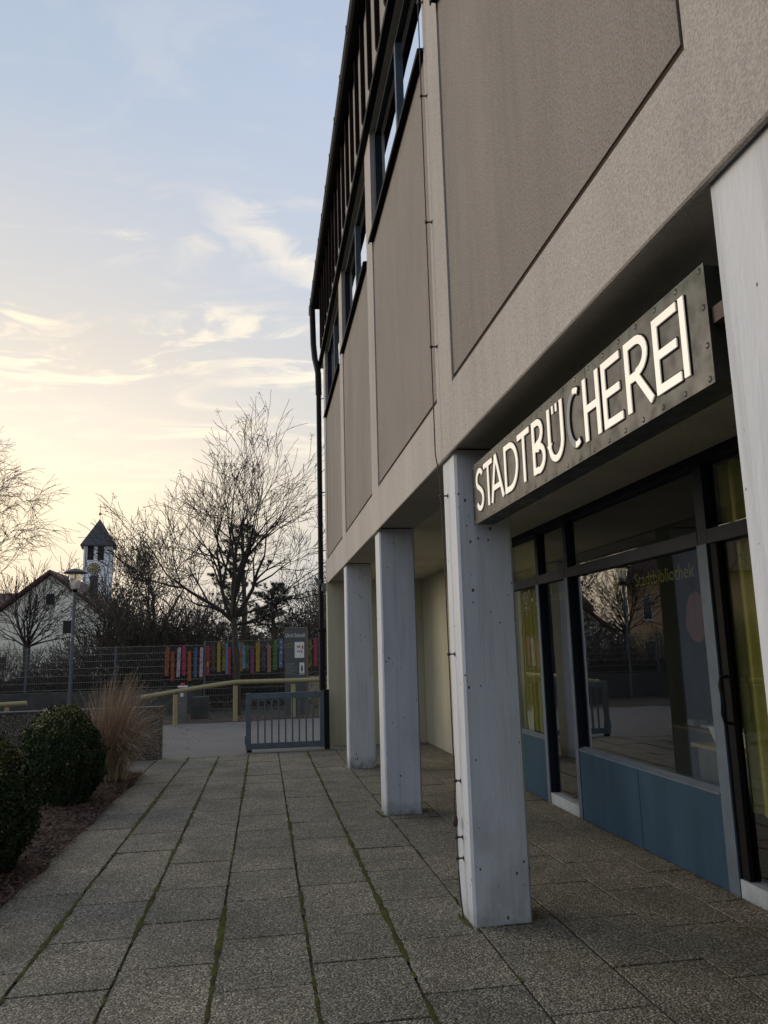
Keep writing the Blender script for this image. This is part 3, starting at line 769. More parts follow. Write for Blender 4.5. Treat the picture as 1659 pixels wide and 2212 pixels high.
def letter_strokes(ch_, w):
    h = LH; t = T/2
    if ch_ == 'S': return [arcpts(w/2, h-h*.255, w/2-t, h*.255-t, 25, 255, 14)+[(w*.55, h*.505), (w*.68, h*.46)]+arcpts(w/2, h*.27, w/2-t, h*.27-t, 38, -160, 14)]
    if ch_ == 'T': return [[(0, h-t), (w, h-t)], [(w/2, h-2*t), (w/2, 0)]]
    if ch_ == 'A': return [[(t*.8, 0), (w*.42, h)], [(w*.42, h), (w-t*.8, 0)], [(w*.20, h*.30), (w*.78, h*.30)]]
    if ch_ == 'D': return [[(t, 0), (t, h)], [(t, h-t), (w*.40, h-t)]+arcpts(w*.40, h/2, w*.60-t, h/2-t, 88, -88, 16)+[(w*.40, t), (t, t)]]
    if ch_ == 'B': return [[(t, 0), (t, h)], [(t, h-t), (w*.42, h-t)]+arcpts(w*.42, h*.745, w*.46-t, h*.255-t, 85, -85, 10)+[(w*.45, h*.49), (t, h*.49)], [(w*.42, h*.49+.0), (w*.45, h*.49)]+arcpts(w*.45, h*.265, w*.55-t, h*.225, 80, -88, 10)+[(w*.4, t), (t, t)]]
    if ch_ == 'U': return [[(t, h), (t, h*.36)]+arcpts(w/2, h*.36, w/2-t, h*.36-t, 180, 360, 14)+[(w-t, h)], [(w*.38, h), (w*.38, h*.86)], [(w*.62, h), (w*.62, h*.86)]]
    if ch_ == 'C': return [arcpts(w*.62, h/2, w*.62-t, h/2-t, 65, 295, 18)]
    if ch_ == 'H': return [[(t, 0), (t, h)], [(w-t, 0), (w-t, h)], [(2*t, h*.5), (w-2*t, h*.5)]]
    if ch_ == 'E': return [[(t, 0), (t, h)], [(2*t, h-t), (w, h-t)], [(2*t, h*.5), (w*.92, h*.5)], [(2*t, t), (w, t)]]
    if ch_ == 'R': return [[(t, 0), (t, h)], [(t, h-t), (w*.45, h-t)]+arcpts(w*.45, h*.72, w*.45-t, h*.28-t, 85, -85, 10)+[(w*.4, h*.46), (t, h*.46)], [(w*.42, h*.46), (w-t*.5, 0)]]
    if ch_ == 'I': return [[(t, 0), (t, h)]]
LET = [('S', 4.515, .155), ('T', 4.345, .175), ('A', 4.205, .235), ('D', 3.945, .225), ('T', 3.715, .18), ('B', 3.495, .165),
       ('U', 3.285, .185), ('C', 3.055, .155), ('H', 2.875, .15), ('E', 2.695, .155), ('R', 2.50, .185), ('E', 2.29, .155), ('I', 2.118, .04)]
for ch_, ys_, w in LET:
    m_ = MB()
    for st2 in letter_strokes(ch_, w):
        tw = T*.62 if (ch_ == 'U' and len(st2) == 2) else T
        stroke(m_, [(ys_-a, LZ+b_) for a, b_ in st2], tw, SX0-.008, SX0-.001)
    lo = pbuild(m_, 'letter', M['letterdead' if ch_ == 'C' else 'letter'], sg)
    if ch_ == 'C':
        lo['label'] = 'letter C with most of its white face missing'
        for a0, a1 in ((66, 100), (262, 294)):
            c2 = MB(); t = T/2
            stroke(c2, [(ys_-a, LZ+b_) for a, b_ in arcpts(w*.62, LH/2, w*.62-t, LH/2-t, a0, a1, 6)], T*.8, SX0-.0105, SX0-.0085)
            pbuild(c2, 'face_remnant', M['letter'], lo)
    # dark rim behind each letter
    rm_ = MB()
    for st2 in letter_strokes(ch_, w):
        stroke(rm_, [(ys_-a, LZ+b_) for a, b_ in st2], (T*.62 if (ch_ == 'U' and len(st2) == 2) else T)+.010, SX0-.004, SX0-.0006)
    pbuild(rm_, 'letter_rim', M['black'], lo)

# ================================================================== LIGHTNING CONDUCTOR, PIPES
lc = thing('lightning_conductor', 'thin rusty lightning conductor wire clamped down the rib and near column', 'cable', (1.13, 4.9, 0))
yw = 4.86
wp = [(1.135, 4.93, 7.3), (1.135, 4.90, 6.4), (1.13, 4.885, 5.4), (1.13, 4.885, 4.2), (1.13, 4.88, 3.3), (1.13, 4.88, 2.86), (1.155, 4.885, 2.72), (1.165, 4.885, 2.2), (1.165, 4.87, 1.5), (1.165, 4.86, 1.0), (1.17, 4.855, .75), (1.165, 4.885, .66), (1.165, 4.875, .55)]
pbuild(MB().tube(wp, .0042, 6), 'wire', M['rust'], lc)
pbuild(MB().tube([(1.165, 4.875, .55), (1.167, 4.86, .32), (1.167, 4.85, .26)], .0058, 6), 'earth_rod', M['galv'], lc)
pbuild(MB().tube([(1.167, 4.85, .26), (1.17, 4.83, .1), (1.175, 4.79, gz(4.7)-.02)], .0055, 6), 'ground_lead', M['rust'], lc)
pbuild(MB().lathe([(0, -.035), (.014, -.03), (.018, 0), (.014, .03), (0, .035)], (1.165, 4.875, .54), 8), 'coupling', M['rust'], lc)
pbuild(MB().tube([(1.135, 4.935, 7.25), (1.10, 4.76, 6.55), (1.09, 4.70, 6.15)], .0042, 6), 'branch_wire', M['galv'], lc)
for (x, y, z) in ((1.13, 4.885, 5.55), (1.13, 4.885, 4.55), (1.13, 4.88, 3.62), (1.158, 4.885, 2.58), (1.165, 4.868, 1.55), (1.17, 4.855, .78), (1.165, 4.86, .45), (1.165, 4.855, .33), (1.133, 4.90, 6.35)):
    xe = 1.17 if z > 2.8 else 1.204
    c_ = MB().tube([(x, y, z), (xe-.004, y-.006, z)], .0055, 6); c_.lathe([(0, -.012), (.011, -.008), (.011, .008), (0, .012)], (x, y, z), 8)
    c_.tube([(xe-.004, y-.006, z), (xe-.0005, y-.006, z)], .014, 8)
    pbuild(c_, 'wire_clamp', M['rust'], lc)

dp = thing('downpipe', 'black downpipe running down the far corner of the building', 'downpipe', (1.08, 14.72, gz(14.7)))
pbuild(MB().tube([(1.02, 15.55, 8.88), (1.02, 15.42, 8.4), (1.022, 15.3, 7.9), (1.035, 15.1, 7.5), (1.06, 14.85, 7.22), (1.075, 14.75, 7.05), (1.078, 14.72, 6.6)], .062, 12), 'offset_bend', M['pipe'], dp)
pbuild(MB().tube([(1.078, 14.72, 6.65), (1.08, 14.72, 1.9)], .050, 12), 'upper_pipe', M['pipe'], dp)
lp = MB().tube([(1.085, 14.72, 1.98), (1.09, 14.72, gz(14.7)-.02)], .066, 12)
lp.lathe([(.05, .02), (.088, .02), (.088, -.035), (.066, -.05)], (1.085, 14.72, 1.98), 14)
pbuild(lp, 'standpipe', M['pipe'], dp)
pbuild(bx(.955, 1.03, 15.62, 15.72, 8.72, 8.90), 'hopper', M['pipe'], dp)
for z in (6.5, 4.6, 2.45, 1.2, .4):
    pbuild(MB().tube([(1.08, 14.72, z), (1.19, 14.62, z)], .008, 6), 'pipe_clip', M['galv'], dp)
fl = thing('floodlight', 'small grey floodlight with motion sensor on the building corner by the downpipe', 'lamp', (1.12, 14.5, 2.75))
pbuild(MB().prism([(.93, 2.93), (1.06, 2.88), (1.05, 2.80), (.99, 2.79)], 'y', 14.38, 14.56), 'lamp_head', M['galv'], fl)
pbuild(bx(1.075, 1.15, 14.40, 14.52, 2.70, 2.82), 'junction_box', M['cabinet'], fl)
pbuild(MB().lathe([(0, -.035), (.03, -.02), (.034, .01), (0, .03)], (1.10, 14.40, 2.69), 10), 'motion_sensor', M['galv'], fl)

# ================================================================== GATE
gt_ = thing('metal_gate', 'low grey steel bar gate standing closed beside the downpipe', 'gate', (-.25, 14.0, gz(14)))
pbuild(bx(-.305, -.215, 13.97, 14.03, -.075, .885), 'gate_stile', M['gate'], gt_, .004)
pbuild(bx(.975, 1.055, 13.97, 14.03, -.075, .885), 'gate_stile', M['gate'], gt_, .004)
pbuild(bx(-.2145, .9745, 13.97, 14.03, .775, .875), 'top_rail', M['gate'], gt_, .004)
pbuild(bx(-.2145, .9745, 13.97, 14.03, -.065, .035), 'bottom_rail', M['gate'], gt_, .004)
for i in range(9):
    x = -.215+(i+1)*1.19/10
    if i < 9: pbuild(bx(x-.0135, x+.0135, 13.985, 14.015, .036, .774), 'gate_bar', M['gate'], gt_)
pbuild(bx(-.285, -.20, 13.96, 14.04, -.16, -.076), 'foot_block', M['black'], gt_)
pbuild(bx(-.322, -.306, 13.98, 14.02, .02, .16), 'latch_keep', M['gate'], gt_)
gp_ = bx(1.056, 1.145, 13.96, 14.05, gz(14)-.05, .90)
tag(gp_.build('gate_post', M['pipe'], None), 'dark square steel post between the gate and the wall corner', 'post')

# ================================================================== NEAR WALL + PLANTS
wl_ = MB(); zt = .742
wl_.box(-9.5, -1.66, 13.5, 13.72, gz(13.5)-.1, .715)
wl_o = wl_.build('planter_wall', M['wallagg'], None); tag(wl_o, 'low exposed aggregate concrete wall behind the bushes, ending at the path', 'wall')
bv = wl_o.modifiers.new('b', 'BEVEL'); bv.width = .012; bv.segments = 2
pbuild(bx(-9.5, -1.652, 13.49, 13.73, .716, .742), 'coping', M['concblock'], wl_o, .006)

def leafball(name, cx, cy, rx, ry, h, n, label, seed):
    z0 = gz(cy); rr = random.Random(seed)
    t = thing(name, label, 'bush', (cx, cy, z0))
    def rad(u, th):      # barrel profile, u 0..1
        p = (math.sin(math.pi*min(1, (u*.92+.08))**.9))**.34 if u < 1 else 0
        p *= (.80+.20*math.sin(math.pi*(u*.8)))
        nn = 1+.16*noise.noise(Vector((math.cos(th)*1.6, math.sin(th)*1.6, u*3+seed)))+.10*noise.noise(Vector((math.cos(th)*4, math.sin(th)*4, u*7+seed)))
        return p*nn
    core = MB(); U, V = 14, 20; vs = []
    for i in range(U+1):
        for j in range(V):
            th = 6.283*j/V; r_ = rad(i/U*.985, th)*.90
            vs.append((cx+rx*r_*math.cos(th), cy+ry*r_*math.sin(th), z0+.02+h*.96*i/U))
    fs = [(i*V+j, i*V+(j+1) % V, (i+1)*V+(j+1) % V, (i+1)*V+j) for i in range(U) for j in range(V)]
    core.add(vs, fs, True); pbuild(core, 'branches', M['boxcore'], t)
    lf = MB(); tp = MB()
    for _ in range(n):
        u = rr.random()**.85; th = rr.uniform(0, 6.283)
        d = rr.uniform(.90, 1.04)+.09*noise.noise(Vector((math.cos(th)*4.5, math.sin(th)*4.5, u*9+seed)))+.05*noise.noise(Vector((math.cos(th)*11, math.sin(th)*11, u*19)))
        r_ = rad(u, th)*d
        z = z0+h*u*rr.uniform(.985, 1.02)
        if u > .85: z += rr.uniform(-.04, .05)*(1+noise.noise(Vector((math.cos(th)*5, math.sin(th)*5, 2))))
        x = cx+rx*r_*math.cos(th); y = cy+ry*r_*math.sin(th)
        s = rr.uniform(.007, .014)
        n_ = Vector((math.cos(th)+rr.uniform(-.9, .9), math.sin(th)+rr.uniform(-.9, .9), rr.uniform(-.3, 1.1))).normalized()
        a = n_.orthogonal().normalized(); b_ = n_.cross(a)
        an = rr.uniform(0, 6.28); a, b_ = a*math.cos(an)+b_*math.sin(an), b_*math.cos(an)-a*math.sin(an)
        c = Vector((x, y, z))
        q = [c-a*s*1.5, c+b_*s*.8, c+a*s*1.5, c-b_*s*.8]
        (tp if rr.random() < (.03+.75*max(0, u-.74)/.26) else lf).add([tuple(k_) for k_ in q], [(0, 1, 2, 3)])
    for _ in range(110):      # stray shoots
        u = rr.uniform(.35, 1.0); th = rr.uniform(0, 6.283); r_ = rad(min(u, .97), th)*.97
        p0 = Vector((cx+rx*r_*math.cos(th), cy+ry*r_*math.sin(th), z0+h*u*.98))
        d = Vector((math.cos(th)*.6*(1.3-u), math.sin(th)*.6*(1.3-u), .9+rr.uniform(-.2, .3))).normalized()
        for q in range(14):
            c = p0+d*rr.uniform(0, .11)+Vector((rr.gauss(0, .008), rr.gauss(0, .008), 0)); s = rr.uniform(.007, .012)
            a = Vector((rr.gauss(0, 1), rr.gauss(0, 1), rr.gauss(0, 1))).normalized(); b_ = a.orthogonal().normalized()
            (tp if rr.random() < .35 and u > .7 else lf).add([tuple(c-a*s*1.4), tuple(c+b_*s*.8), tuple(c+a*s*1.4), tuple(c-b_*s*.8)], [(0, 1, 2, 3)])
    pbuild(lf, 'foliage', M['box'], t, kind=None); pbuild(tp, 'young_leaves', M['boxtip'], t)
    return t
leafball('boxwood_bush', -2.26, 9.45, .46, .46, 1.05, 26000, 'clipped barrel shaped boxwood bush in front of the dry grass clump', 3)
leafball('boxwood_bush', -2.18, 6.55, .43, .43, .98, 24000, 'nearest clipped boxwood bush, cut off by the left picture edge', 8)

def grass(cx, cy, n, h, label, seed):
    rr = random.Random(seed); t = MB(); z0 = gz(cy)
    for _ in range(n):
        th = rr.uniform(0, 6.283); r0 = abs(rr.gauss(0, .10))
        x, y = cx+r0*math.cos(th), cy+r0*math.sin(th)*.9
        L = h*rr.uniform(.55, 1.22); lean = rr.uniform(.08, 1.05)**1.1; a = th+rr.gauss(0, .5)
        dx, dy = math.cos(a)*lean+.18, math.sin(a)*lean
        p = []; k = 6
        for i in range(k+1):
            s = i/k
            p.append(Vector((x+dx*L*s**1.7*.75, y+dy*L*s**1.7*.75, z0+.02+L*(s-(.30+.35*lean)*lean*s**2.8))))
        w = rr.uniform(.0025, .0058); nrm = Vector((-math.sin(a), math.cos(a), 0))
        if rr.random() < .5: nrm = Vector((1, 0, 0))
        vs = []
        for i, q in enumerate(p):
            ww = w*(1-.8*i/k); vs += [tuple(q-nrm*ww), tuple(q+nrm*ww)]
        t.add(vs, [(2*i, 2*i+1, 2*i+3, 2*i+2) for i in range(k)])
        if rr.random() < .10:      # flower plume
            e = p[-1]; d = (p[-1]-p[-2]).normalized()
            for _2 in range(7):
                q = e+d*rr.uniform(-.01, .07); o_ = Vector((rr.uniform(-1, 1), rr.uniform(-1, 1), rr.uniform(-1, 1)))*.010
                t.add([tuple(q), tuple(q+o_), tuple(q+d*.02)], [(0, 1, 2)])
    o = t.build('grass_clump', M['reed'], None)
    return tag(o, label, 'ornamental grass')
grass(-2.06, 11.05, 1900, 1.24, 'tall dry reddish ornamental grass clump beside the boxwood bush', 4)

# ================================================================== RAILS, FENCE
def post_rail():
    t = thing('wooden_handrail', 'peeled log handrail on posts rising across the view beyond the gate', 'railing', (-.74, 21.2, gz(21.2)))
    ps = [(-2.21, 20.65, .615), (-.735, 21.2, .755), (.80, 21.7, .64)]
    ps = [(-2.21, 20.65, .60), (-.735, 21.2, .75), (.80, 21.7, .72)]
    for x, y, z in ps:
        pbuild(MB().tube([(x, y, gz(y)-.05), (x, y, z-.03)], .058, 12), 'post', M['log'], t)
    pbuild(MB().tube([(-3.02, 20.4, .545), (-2.21, 20.65, .65), (-1.45, 20.93, .742), (-.735, 21.2, .81)], [.052, .054, .056, .058], 12), 'rail', M['log'], t)
    pbuild(MB().tube([(-.735, 21.205, .812), (.80, 21.7, .79), (2.6, 22.3, .77)], [.058, .060, .058], 12), 'rail', M['log'], t)
    return t
post_rail()
t = thing('wooden_handrail', 'short stretch of peeled log handrail at the left edge, above the low wall', 'railing', (-6.5, 20.4, gz(20)))
pbuild(MB().tube([(-8.2, 20.3, .44), (-5.72, 20.45, .50)], .055, 12), 'rail', M['log'], t)
for x in (-6.15, -8.0): pbuild(MB().tube([(x, 20.4, gz(20)-.05), (x, 20.4, .42)], .05, 10), 'post', M['log'], t)

FY = 24.3
def fence(x0, x1, posts, ztop, zbot, label, step=.2):
    t = thing('mesh_fence', label, 'fence', (posts[0], FY, zbot))
    for x in posts: pbuild(bx(x-.028, x+.028, FY-.02, FY+.04, (zbot-.05), ztop+.03), 'post', M['galv'], t)
    z = ztop; 
    while z > zbot:
        pbuild(bx(x0, x1, FY-.037, FY-.0275, z-.0065, z+.0065), 'wire', M['wire'], t); z -= step
    v = MB(); x = x0
    while x < x1:
        v.add([(x, FY-.0265, zbot), (x+.005, FY-.0265, zbot), (x+.005, FY-.0265, ztop), (x, FY-.0265, ztop), (x+.0025, FY-.0225, zbot), (x+.0025, FY-.0225, ztop)],
              [(0, 1, 2, 3), (1, 4, 5, 2), (4, 0, 3, 5)]); x += .05
    pbuild(v, 'vertical_wires', M['wire'], t, kind='stuff')
    return t
fence(-11.9, -1.80, [-11.9, -9.35, -6.86, -4.36], 1.83, .60, 'grey wire mesh fence standing on the concrete wall, left of the planks')
fence(-1.74, 4.2, [-1.77, .9, 3.4], 1.93, -.22, 'taller wire mesh fence reaching the ground behind the info stele')
tag(bx(-13, -1.83, FY-.10, FY+.12, -.4, .565).build('retaining_wall', M['concblock'], None), 'dark stained concrete wall under the wire mesh fence', 'wall')

# distribution cabinet
k_ = 21.6/19.6
cb = thing('utility_cabinet', 'narrow grey utility cabinet behind the first handrail post', 'cabinet', (-2.15, 21.75, gz(21.7)))
pbuild(bx(-2.245, -2.045, 21.7, 21.95, gz(21.7)-.02, .70), 'cabinet_body', M['cabinet'], cb, .006)
pbuild(bx(-2.27, -2.03, 21.68, 21.97, .701, .735), 'lid', M['whitepaint'], cb, .005)
pbuild(bx(-2.20, -2.12, 21.693, 21.699, .46, .55), 'notice', M['whiteprint'], cb)
rdm = MB().lathe([(0, .0), (.055, .01), (.06, .04), (.03, .07), (0, .08)], (-2.15, 21.82, .7355), 10)
tag(rdm.build('red_object', M['redprint'], None), 'small crumpled red thing left on top of the grey utility cabinet', 'litter')
tag(MB().prism([(-3.8+.0, -.2), (-3.0, -.2), (-3.0, .42), (-3.8, .52)], 'y', 22.0, 22.3).build('concrete_block', M['concblock'], None), 'low dark concrete block left of the utility cabinet', 'block')
tag(bx(-1.97, -1.5, 22.3, 22.6, -.25, .40).build('concrete_block', M['concblock'], None), 'low dark concrete block just right of the utility cabinet', 'block')

# info stele
sy = 22.5; q = 22.5/20.9
st = thing('info_stele', 'grey info stele headed Ulrich Schmidl with posters, behind the handrail', 'sign', (.9, sy, gz(sy)))
sx0, sx1 = .592, 1.188; zt_ = 2.235
pbuild(bx(sx0, sx1, sy, sy+.10, gz(sy)-.02, zt_), 'stele_face', M['steleface'], st)
pbuild(bx(sx1+.001, sx1+.068, sy+.002, sy+.16, gz(sy)-.02, zt_+.012), 'stele_side', M['steleside'], st)
pbuild(bx(sx0, sx1, sy-.002, sy+.10, zt_+.001, zt_+.014), 'stele_cap', M['greyprint'], st)
def print_text(txt, xc, zc, size, mat, nm='lettering', y=sy, par=st, vertical=False, lab=None, squash=1):
    vs, fs = text_mb(txt, size, .0008)
    vv = [(xc+v[0]*squash, y-.003-v[2], zc+v[1]) for v in vs]
    return pbuild(MB().add(vv, fs), nm, mat, par)
print_text('Ulrich Schmidl', .890, 2.02, .17, M['whiteprint'], squash=.56)
print_text('Stadtmuseum', .71, 2.135, .055, M['greyprint'], squash=.8)
print_text('seit 1567', 1.08, 1.945, .035, M['greyprint'])
print_text('Hauptstra\u00dfe', .72, 1.78, .06, M['yellowprint'], squash=.75)
print_text('Geschichte', .72, 1.70, .06, M['yellowprint'], squash=.75)
print_text('Kontakt', .685, 1.48, .055, M['greyprint'], squash=.8)
pos1 = pbuild(bx(.875, 1.145, sy-.006, sy-.001, 1.385, 1.83), 'poster', M['whiteprint'], st)
pbuild(bx(.94, 1.04, sy-.0085, sy-.0065, 1.67, 1.73), 'print_patch', M['yellowprint'], pos1)
pbuild(bx(.94, 1.04, sy-.0085, sy-.0065, 1.55, 1.59), 'print_patch', M['yellowprint'], pos1)
pbuild(bx(1.08, 1.12, sy-.0085, sy-.0065, 1.64, 1.73), 'print_patch', M['redprint'], pos1)
pbuild(bx(1.055, 1.085, sy-.0085, sy-.0065, 1.52, 1.60), 'print_patch', M['greyprint'], pos1)
pos2 = pbuild(bx(1.01, 1.145, sy-.006, sy-.001, .92, 1.25), 'poster', M['whiteprint'], st)
pbuild(MB().prism([(1.06, 1.0), (1.10, 1.0), (1.105, 1.1), (1.085, 1.19), (1.065, 1.19), (1.05, 1.1)], 'y', sy-.0085, sy-.0065), 'print_patch', M['darkprint'], pos2)
pbuild(bx(1.02, 1.13, sy-.0085, sy-.0065, .935, .965), 'print_patch', M['greyprint'], pos2)
rl = random.Random(9)
for i in range(9):
    z = 1.235-i*.036
    pbuild(bx(.62, .62+rl.uniform(.15, .36), sy-.003, sy-.0005, z-.006, z+.006), 'text_line', M['greyprint'], st)
for i in range(5):
    z = .82-i*.033
    pbuild(bx(.62, .62+rl.uniform(.2, .34), sy-.003, sy-.0005, z-.005, z+.005), 'text_line', M['greyprint'], st)
tag(bx(1.30, 3.4, 26.6, 26.8, -.4, .72).build('low_sand_wall', M['sandpaint'], None), 'pale sand coloured low wall behind the fence, right of the info stele', 'wall')

# painted planks on the fence
def plank_mat(name, c1, c2, c3, seed):
    m, nt, b = new_mat(name); p = pos(nt, (1, 1, .6))
    a = nz(nt, p, 9+seed % 5, 4, .6, 1.2)
    c1, c2, c3 = (tuple(v*.8+.012 for v in q_) for q_ in (c1, c2, c3))
    c = ramp(nt, a, [(.36, c1), (.46, c1), (.52, c2), (.60, c2), (.68, c3)], 'LINEAR')
    nt.links.new(c, b.inputs['Base Color']); b.inputs['Roughness'].default_value = .8; return m
O = (.42, .12, .03); BR = (.18, .08, .04); RD = (.30, .05, .03); PK = (.48, .06, .12); LI = (.28, .26, .36); YE_ = (.42, .34, .03); BL = (.07, .12, .32)
WHT = (.62, .50, .52); GR = (.10, .28, .08); DK = (.07, .055, .04); CY = (.10, .32, .50); GY = (.16, .18, .22); OL = (.28, .25, .05); TN = (.40, .22, .15); PU = (.14, .09, .22)
PL = [(-2.405, 1.775, 1.051, .06, O, BR, RD, 'orange-brown plank, leftmost on the fence', None),
      (-2.256, 1.659, .925, .05, RD, O, BR, 'rusty red plank hanging lower, second from the left', None),
      (-2.121, 1.754, 1.016, .05, LI, WHT, PU, 'lilac and white plank with a yellowish top', None),
      (-1.980, 1.801, 1.052, .05, PK, PK, RD, 'crimson pink slightly tilted plank', 'CARLA'),
      (-1.846, 1.653, .912, .05, O, O, YE_, 'bright orange plank hanging low', None),
      (-1.701, 1.739, .998, .045, GY, BL, GY, 'grey-blue plank with darker blue top', None),
      (-1.563, 1.739, 1.003, .048, WHT, WHT, PK, 'pinkish white plank with red letters left of the fence post', 'LARCH'),
      (-1.394, 1.782, 1.034, .045, RD, PK, WHT, 'red plank with a yellow spot right of the fence post', None),
      (-1.258, 1.816, 1.121, .05, DK, BR, DK, 'dark brown plank lettered NATUR', 'NATUR'),
      (-1.126, 1.853, 1.116, .048, YE_, YE_, BL, 'yellow-green plank with dark scribbles', None),
      (-.997, 1.828, 1.131, .05, BR, OL, BR, 'muddy brown plank left of the thin tree', None),
      (-.925, 1.84, 1.05, .03, CY, CY, BL, 'thin pale blue plank beside the muddy brown one', None),
      (-.865, 1.72, 1.035, .045, PK, RD, PK, 'raspberry plank close to the tree trunk', None),
      (-.698, 1.821, 1.341, .045, BL, BL, PU, 'short deep blue plank right of the trunk', None),
      (-.63, 1.84, 1.60, .05, CY, CY, CY, 'short sky blue plank beside the deep blue one', None),
      (-.567, 1.845, 1.109, .055, OL, O, OL, 'olive and orange plank with dark letters', 'SOL'),
      (-.495, 1.78, 1.17, .045, CY, CY, WHT, 'light blue plank next to the olive one', None),
      (-.419, 1.795, 1.113, .05, DK, GR, DK, 'dark green plank', None),
      (-.284, 1.69, 1.036, .05, PK, PU, PK, 'magenta and plum plank hanging lower', None),
      (-.151, 1.844, 1.09, .06, YE_, (.45, .26, .02), YE_, 'ochre yellow plank, broadest of the row', None),
      (-.007, 1.859, 1.101, .05, PU, DK, GR, 'dark violet plank with a green lower end', None),
      (.142, 1.781, 1.069, .055, TN, TN, O, 'flesh coloured plank with orange lower half', None),
      (.283, 1.871, 1.12, .055, GR, GR, YE_, 'green and yellow plank lettered ANDREAS', 'ANDREAS'),
      (.432, 1.914, 1.17, .055, (.15, .20, .38), (.15, .20, .38), (.17, .22, .4), 'light blue plank lettered MARIA beside the stele', 'MARIA'),
      (1.18, 1.849, 1.156, .055, DK, OL, DK, 'dark olive plank just right of the stele', None),
      (1.329, 1.92, 1.183, .055, PK, PK, BL, 'pink and blue plank nearest the downpipe', None)]
PS = (FY-.06)/20.3
for i, (x, z1, z0, w, c1, c2, c3, lab, tx) in enumerate(PL):
    X = x*PS; Z1 = 1.6+(z1-1.6)*PS; Z0 = 1.6+(z0-1.6)*PS; w = w*1.95
    n = 6; poly = [(X-w/2, Z0), (X+w/2, Z0), (X+w/2, Z1-w/2)]+[(X+w/2*math.cos(math.pi*j/n), Z1-w/2+w/2*math.sin(math.pi*j/n)) for j in range(1, n)]+[(X-w/2, Z1-w/2)]
    base_ = (X, FY-.05, Z0)
    o = MB().prism(poly, 'y', FY-.062-.003*(i % 3), FY-.038).build('painted_plank', plank_mat('plank_paint', c1, c2, c3, i*7), None, None, base_)
    o.rotation_euler[1] = random.Random(i).uniform(-.025, .025)
    tag(o, lab+' of the painted fence planks' if len(lab.split()) < 8 else lab, 'plank', 'painted planks hung on the mesh fence')
    if tx:
        Lz = (Z1-Z0)*.9; hstep = Lz/len(tx)
        tmb = MB()
        for j, c_ in enumerate(tx):
            vs, fs = text_mb(c_, min(.085, hstep), .001)
            if tx in ('ANDREAS', 'LARCH'):
                zc = Z0+hstep*(j+.7)
                tmb.add([(X-v[1], FY-.074-v[2], zc+v[0]) for v in vs], fs)
            else:
                zc = Z1-.05-hstep*(j+.4)
                tmb.add([(X+v[0], FY-.074-v[2], zc+v[1]) for v in vs], fs)
        pbuild(tmb, 'lettering', M['darkprint'] if tx in ('ANDREAS', 'CARLA', 'SOL') else (M['redprint'] if tx == 'LARCH' else M['whiteprint'] if tx == 'MARIA' else M['steleside']), o)
    if 'yellow spot' in lab:
        pbuild(bx(X-.035, X+.03, FY-.074, FY-.072, Z0+.26, Z0+.36), 'yellow_spot', M['yellowprint'], o)

# ================================================================== STREET LAMP
q = 23.5/19
def street_lamp(x, y, zt_, label, k=1.0):
    t = thing('street_lamp', label, 'street lamp', (x, y, gz(y)), 'mushroom street lamps')
    pbuild(MB().tube([(x-.02, y, gz(y)-.1), (x, y, zt_-.62*k)], [.052*k, .042*k], 12), 'pole', M['galv'], t)
    pbuild(MB().lathe([(0, -.68), (.055, -.68), (.065, -.66), (.068, -.60), (.05, -.585), (0, -.585)], (x, y, zt_), 16), 'collar', M['black'], t)
    pbuild(MB().lathe([(.10, -.583), (.115, -.575), (.185, -.14), (.18, -.14)], (x, y, zt_), 20), 'lamp_glass', M['lampglass'], t)
    pbuild(MB().lathe([(0, -.58), (.06, -.57), (.065, -.44), (.02, -.36), (.012, -.10), (0, -.10)], (x, y, zt_), 12), 'bulb', M['whitepaint'], t)
    pbuild(MB().lathe([(0, .015), (.05, .012), (.16, -.02), (.28, -.075), (.335, -.11), (.34, -.12), (.30, -.13), (0, -.132)], (x, y, zt_), 28), 'lamp_cap', M['lampcap'], t)
    pbuild(MB().tube([(x-.008, y, 2.12), (x-.007, y, 2.20)], .053*k, 12), 'sticker', M['greyprint'], t)
    return t
street_lamp(-5.415, 23.5, 4.10, 'mushroom capped street lamp on a slim grey pole in front of the house gable')

# ================================================================== TREES
def grow(mb, p, d, L, r, depth, rr, prm, tips=None):
    """recursive branch: writes a bent tapering tube, then children"""
    nseg = 4 if depth > 0 else 3
    pts = [p.copy()]; rad = [r]; q = p.copy(); dd = d.copy()
    for i in range(nseg):
        j = prm['jit']
        dd = (dd+Vector((rr.gauss(0, j), rr.gauss(0, j), rr.gauss(0, j)+prm['up']*(1 if depth > 1 else prm.get('tipup', 1)))))
        dd.normalize(); q = q+dd*(L/nseg); pts.append(q.copy()); rad.append(max(prm['rmin'], r*(1-prm.get('tp', .62)*(i+1)/nseg)))
    sides = 7 if r > .05 else (5 if r > .02 else 3)
    mb.tube(pts, rad, sides, False)
    if depth <= 0:
        if tips is not None: tips.append((pts[-1], dd))
        return
    n = prm['n'][min(depth, len(prm['n'])-1)]
    for i in range(n):
        t = rr.uniform(prm['t0'], 1.0) if i < n-1 else 1.0
        k = min(nseg-1, int(t*nseg)); f = t*nseg-k
        bp = pts[k].lerp(pts[k+1], f) if k < nseg else pts[-1]
        br = rad[k]*(1-f)+rad[min(k+1, nseg)]*f
        ax = dd.orthogonal().normalized(); ax.rotate(Matrix.Rotation(rr.uniform(0, 6.283), 3, dd))
        ang = R(rr.uniform(*prm['ang'])) if t < 1 else R(rr.uniform(3, 14))
        nd = dd.copy(); nd.rotate(Matrix.Rotation(ang, 3, ax))
        grow(mb, bp, nd, L*rr.uniform(*prm['len']), max(prm['rmin'], br*rr.uniform(.6, .85)), depth-1, rr, prm, tips)
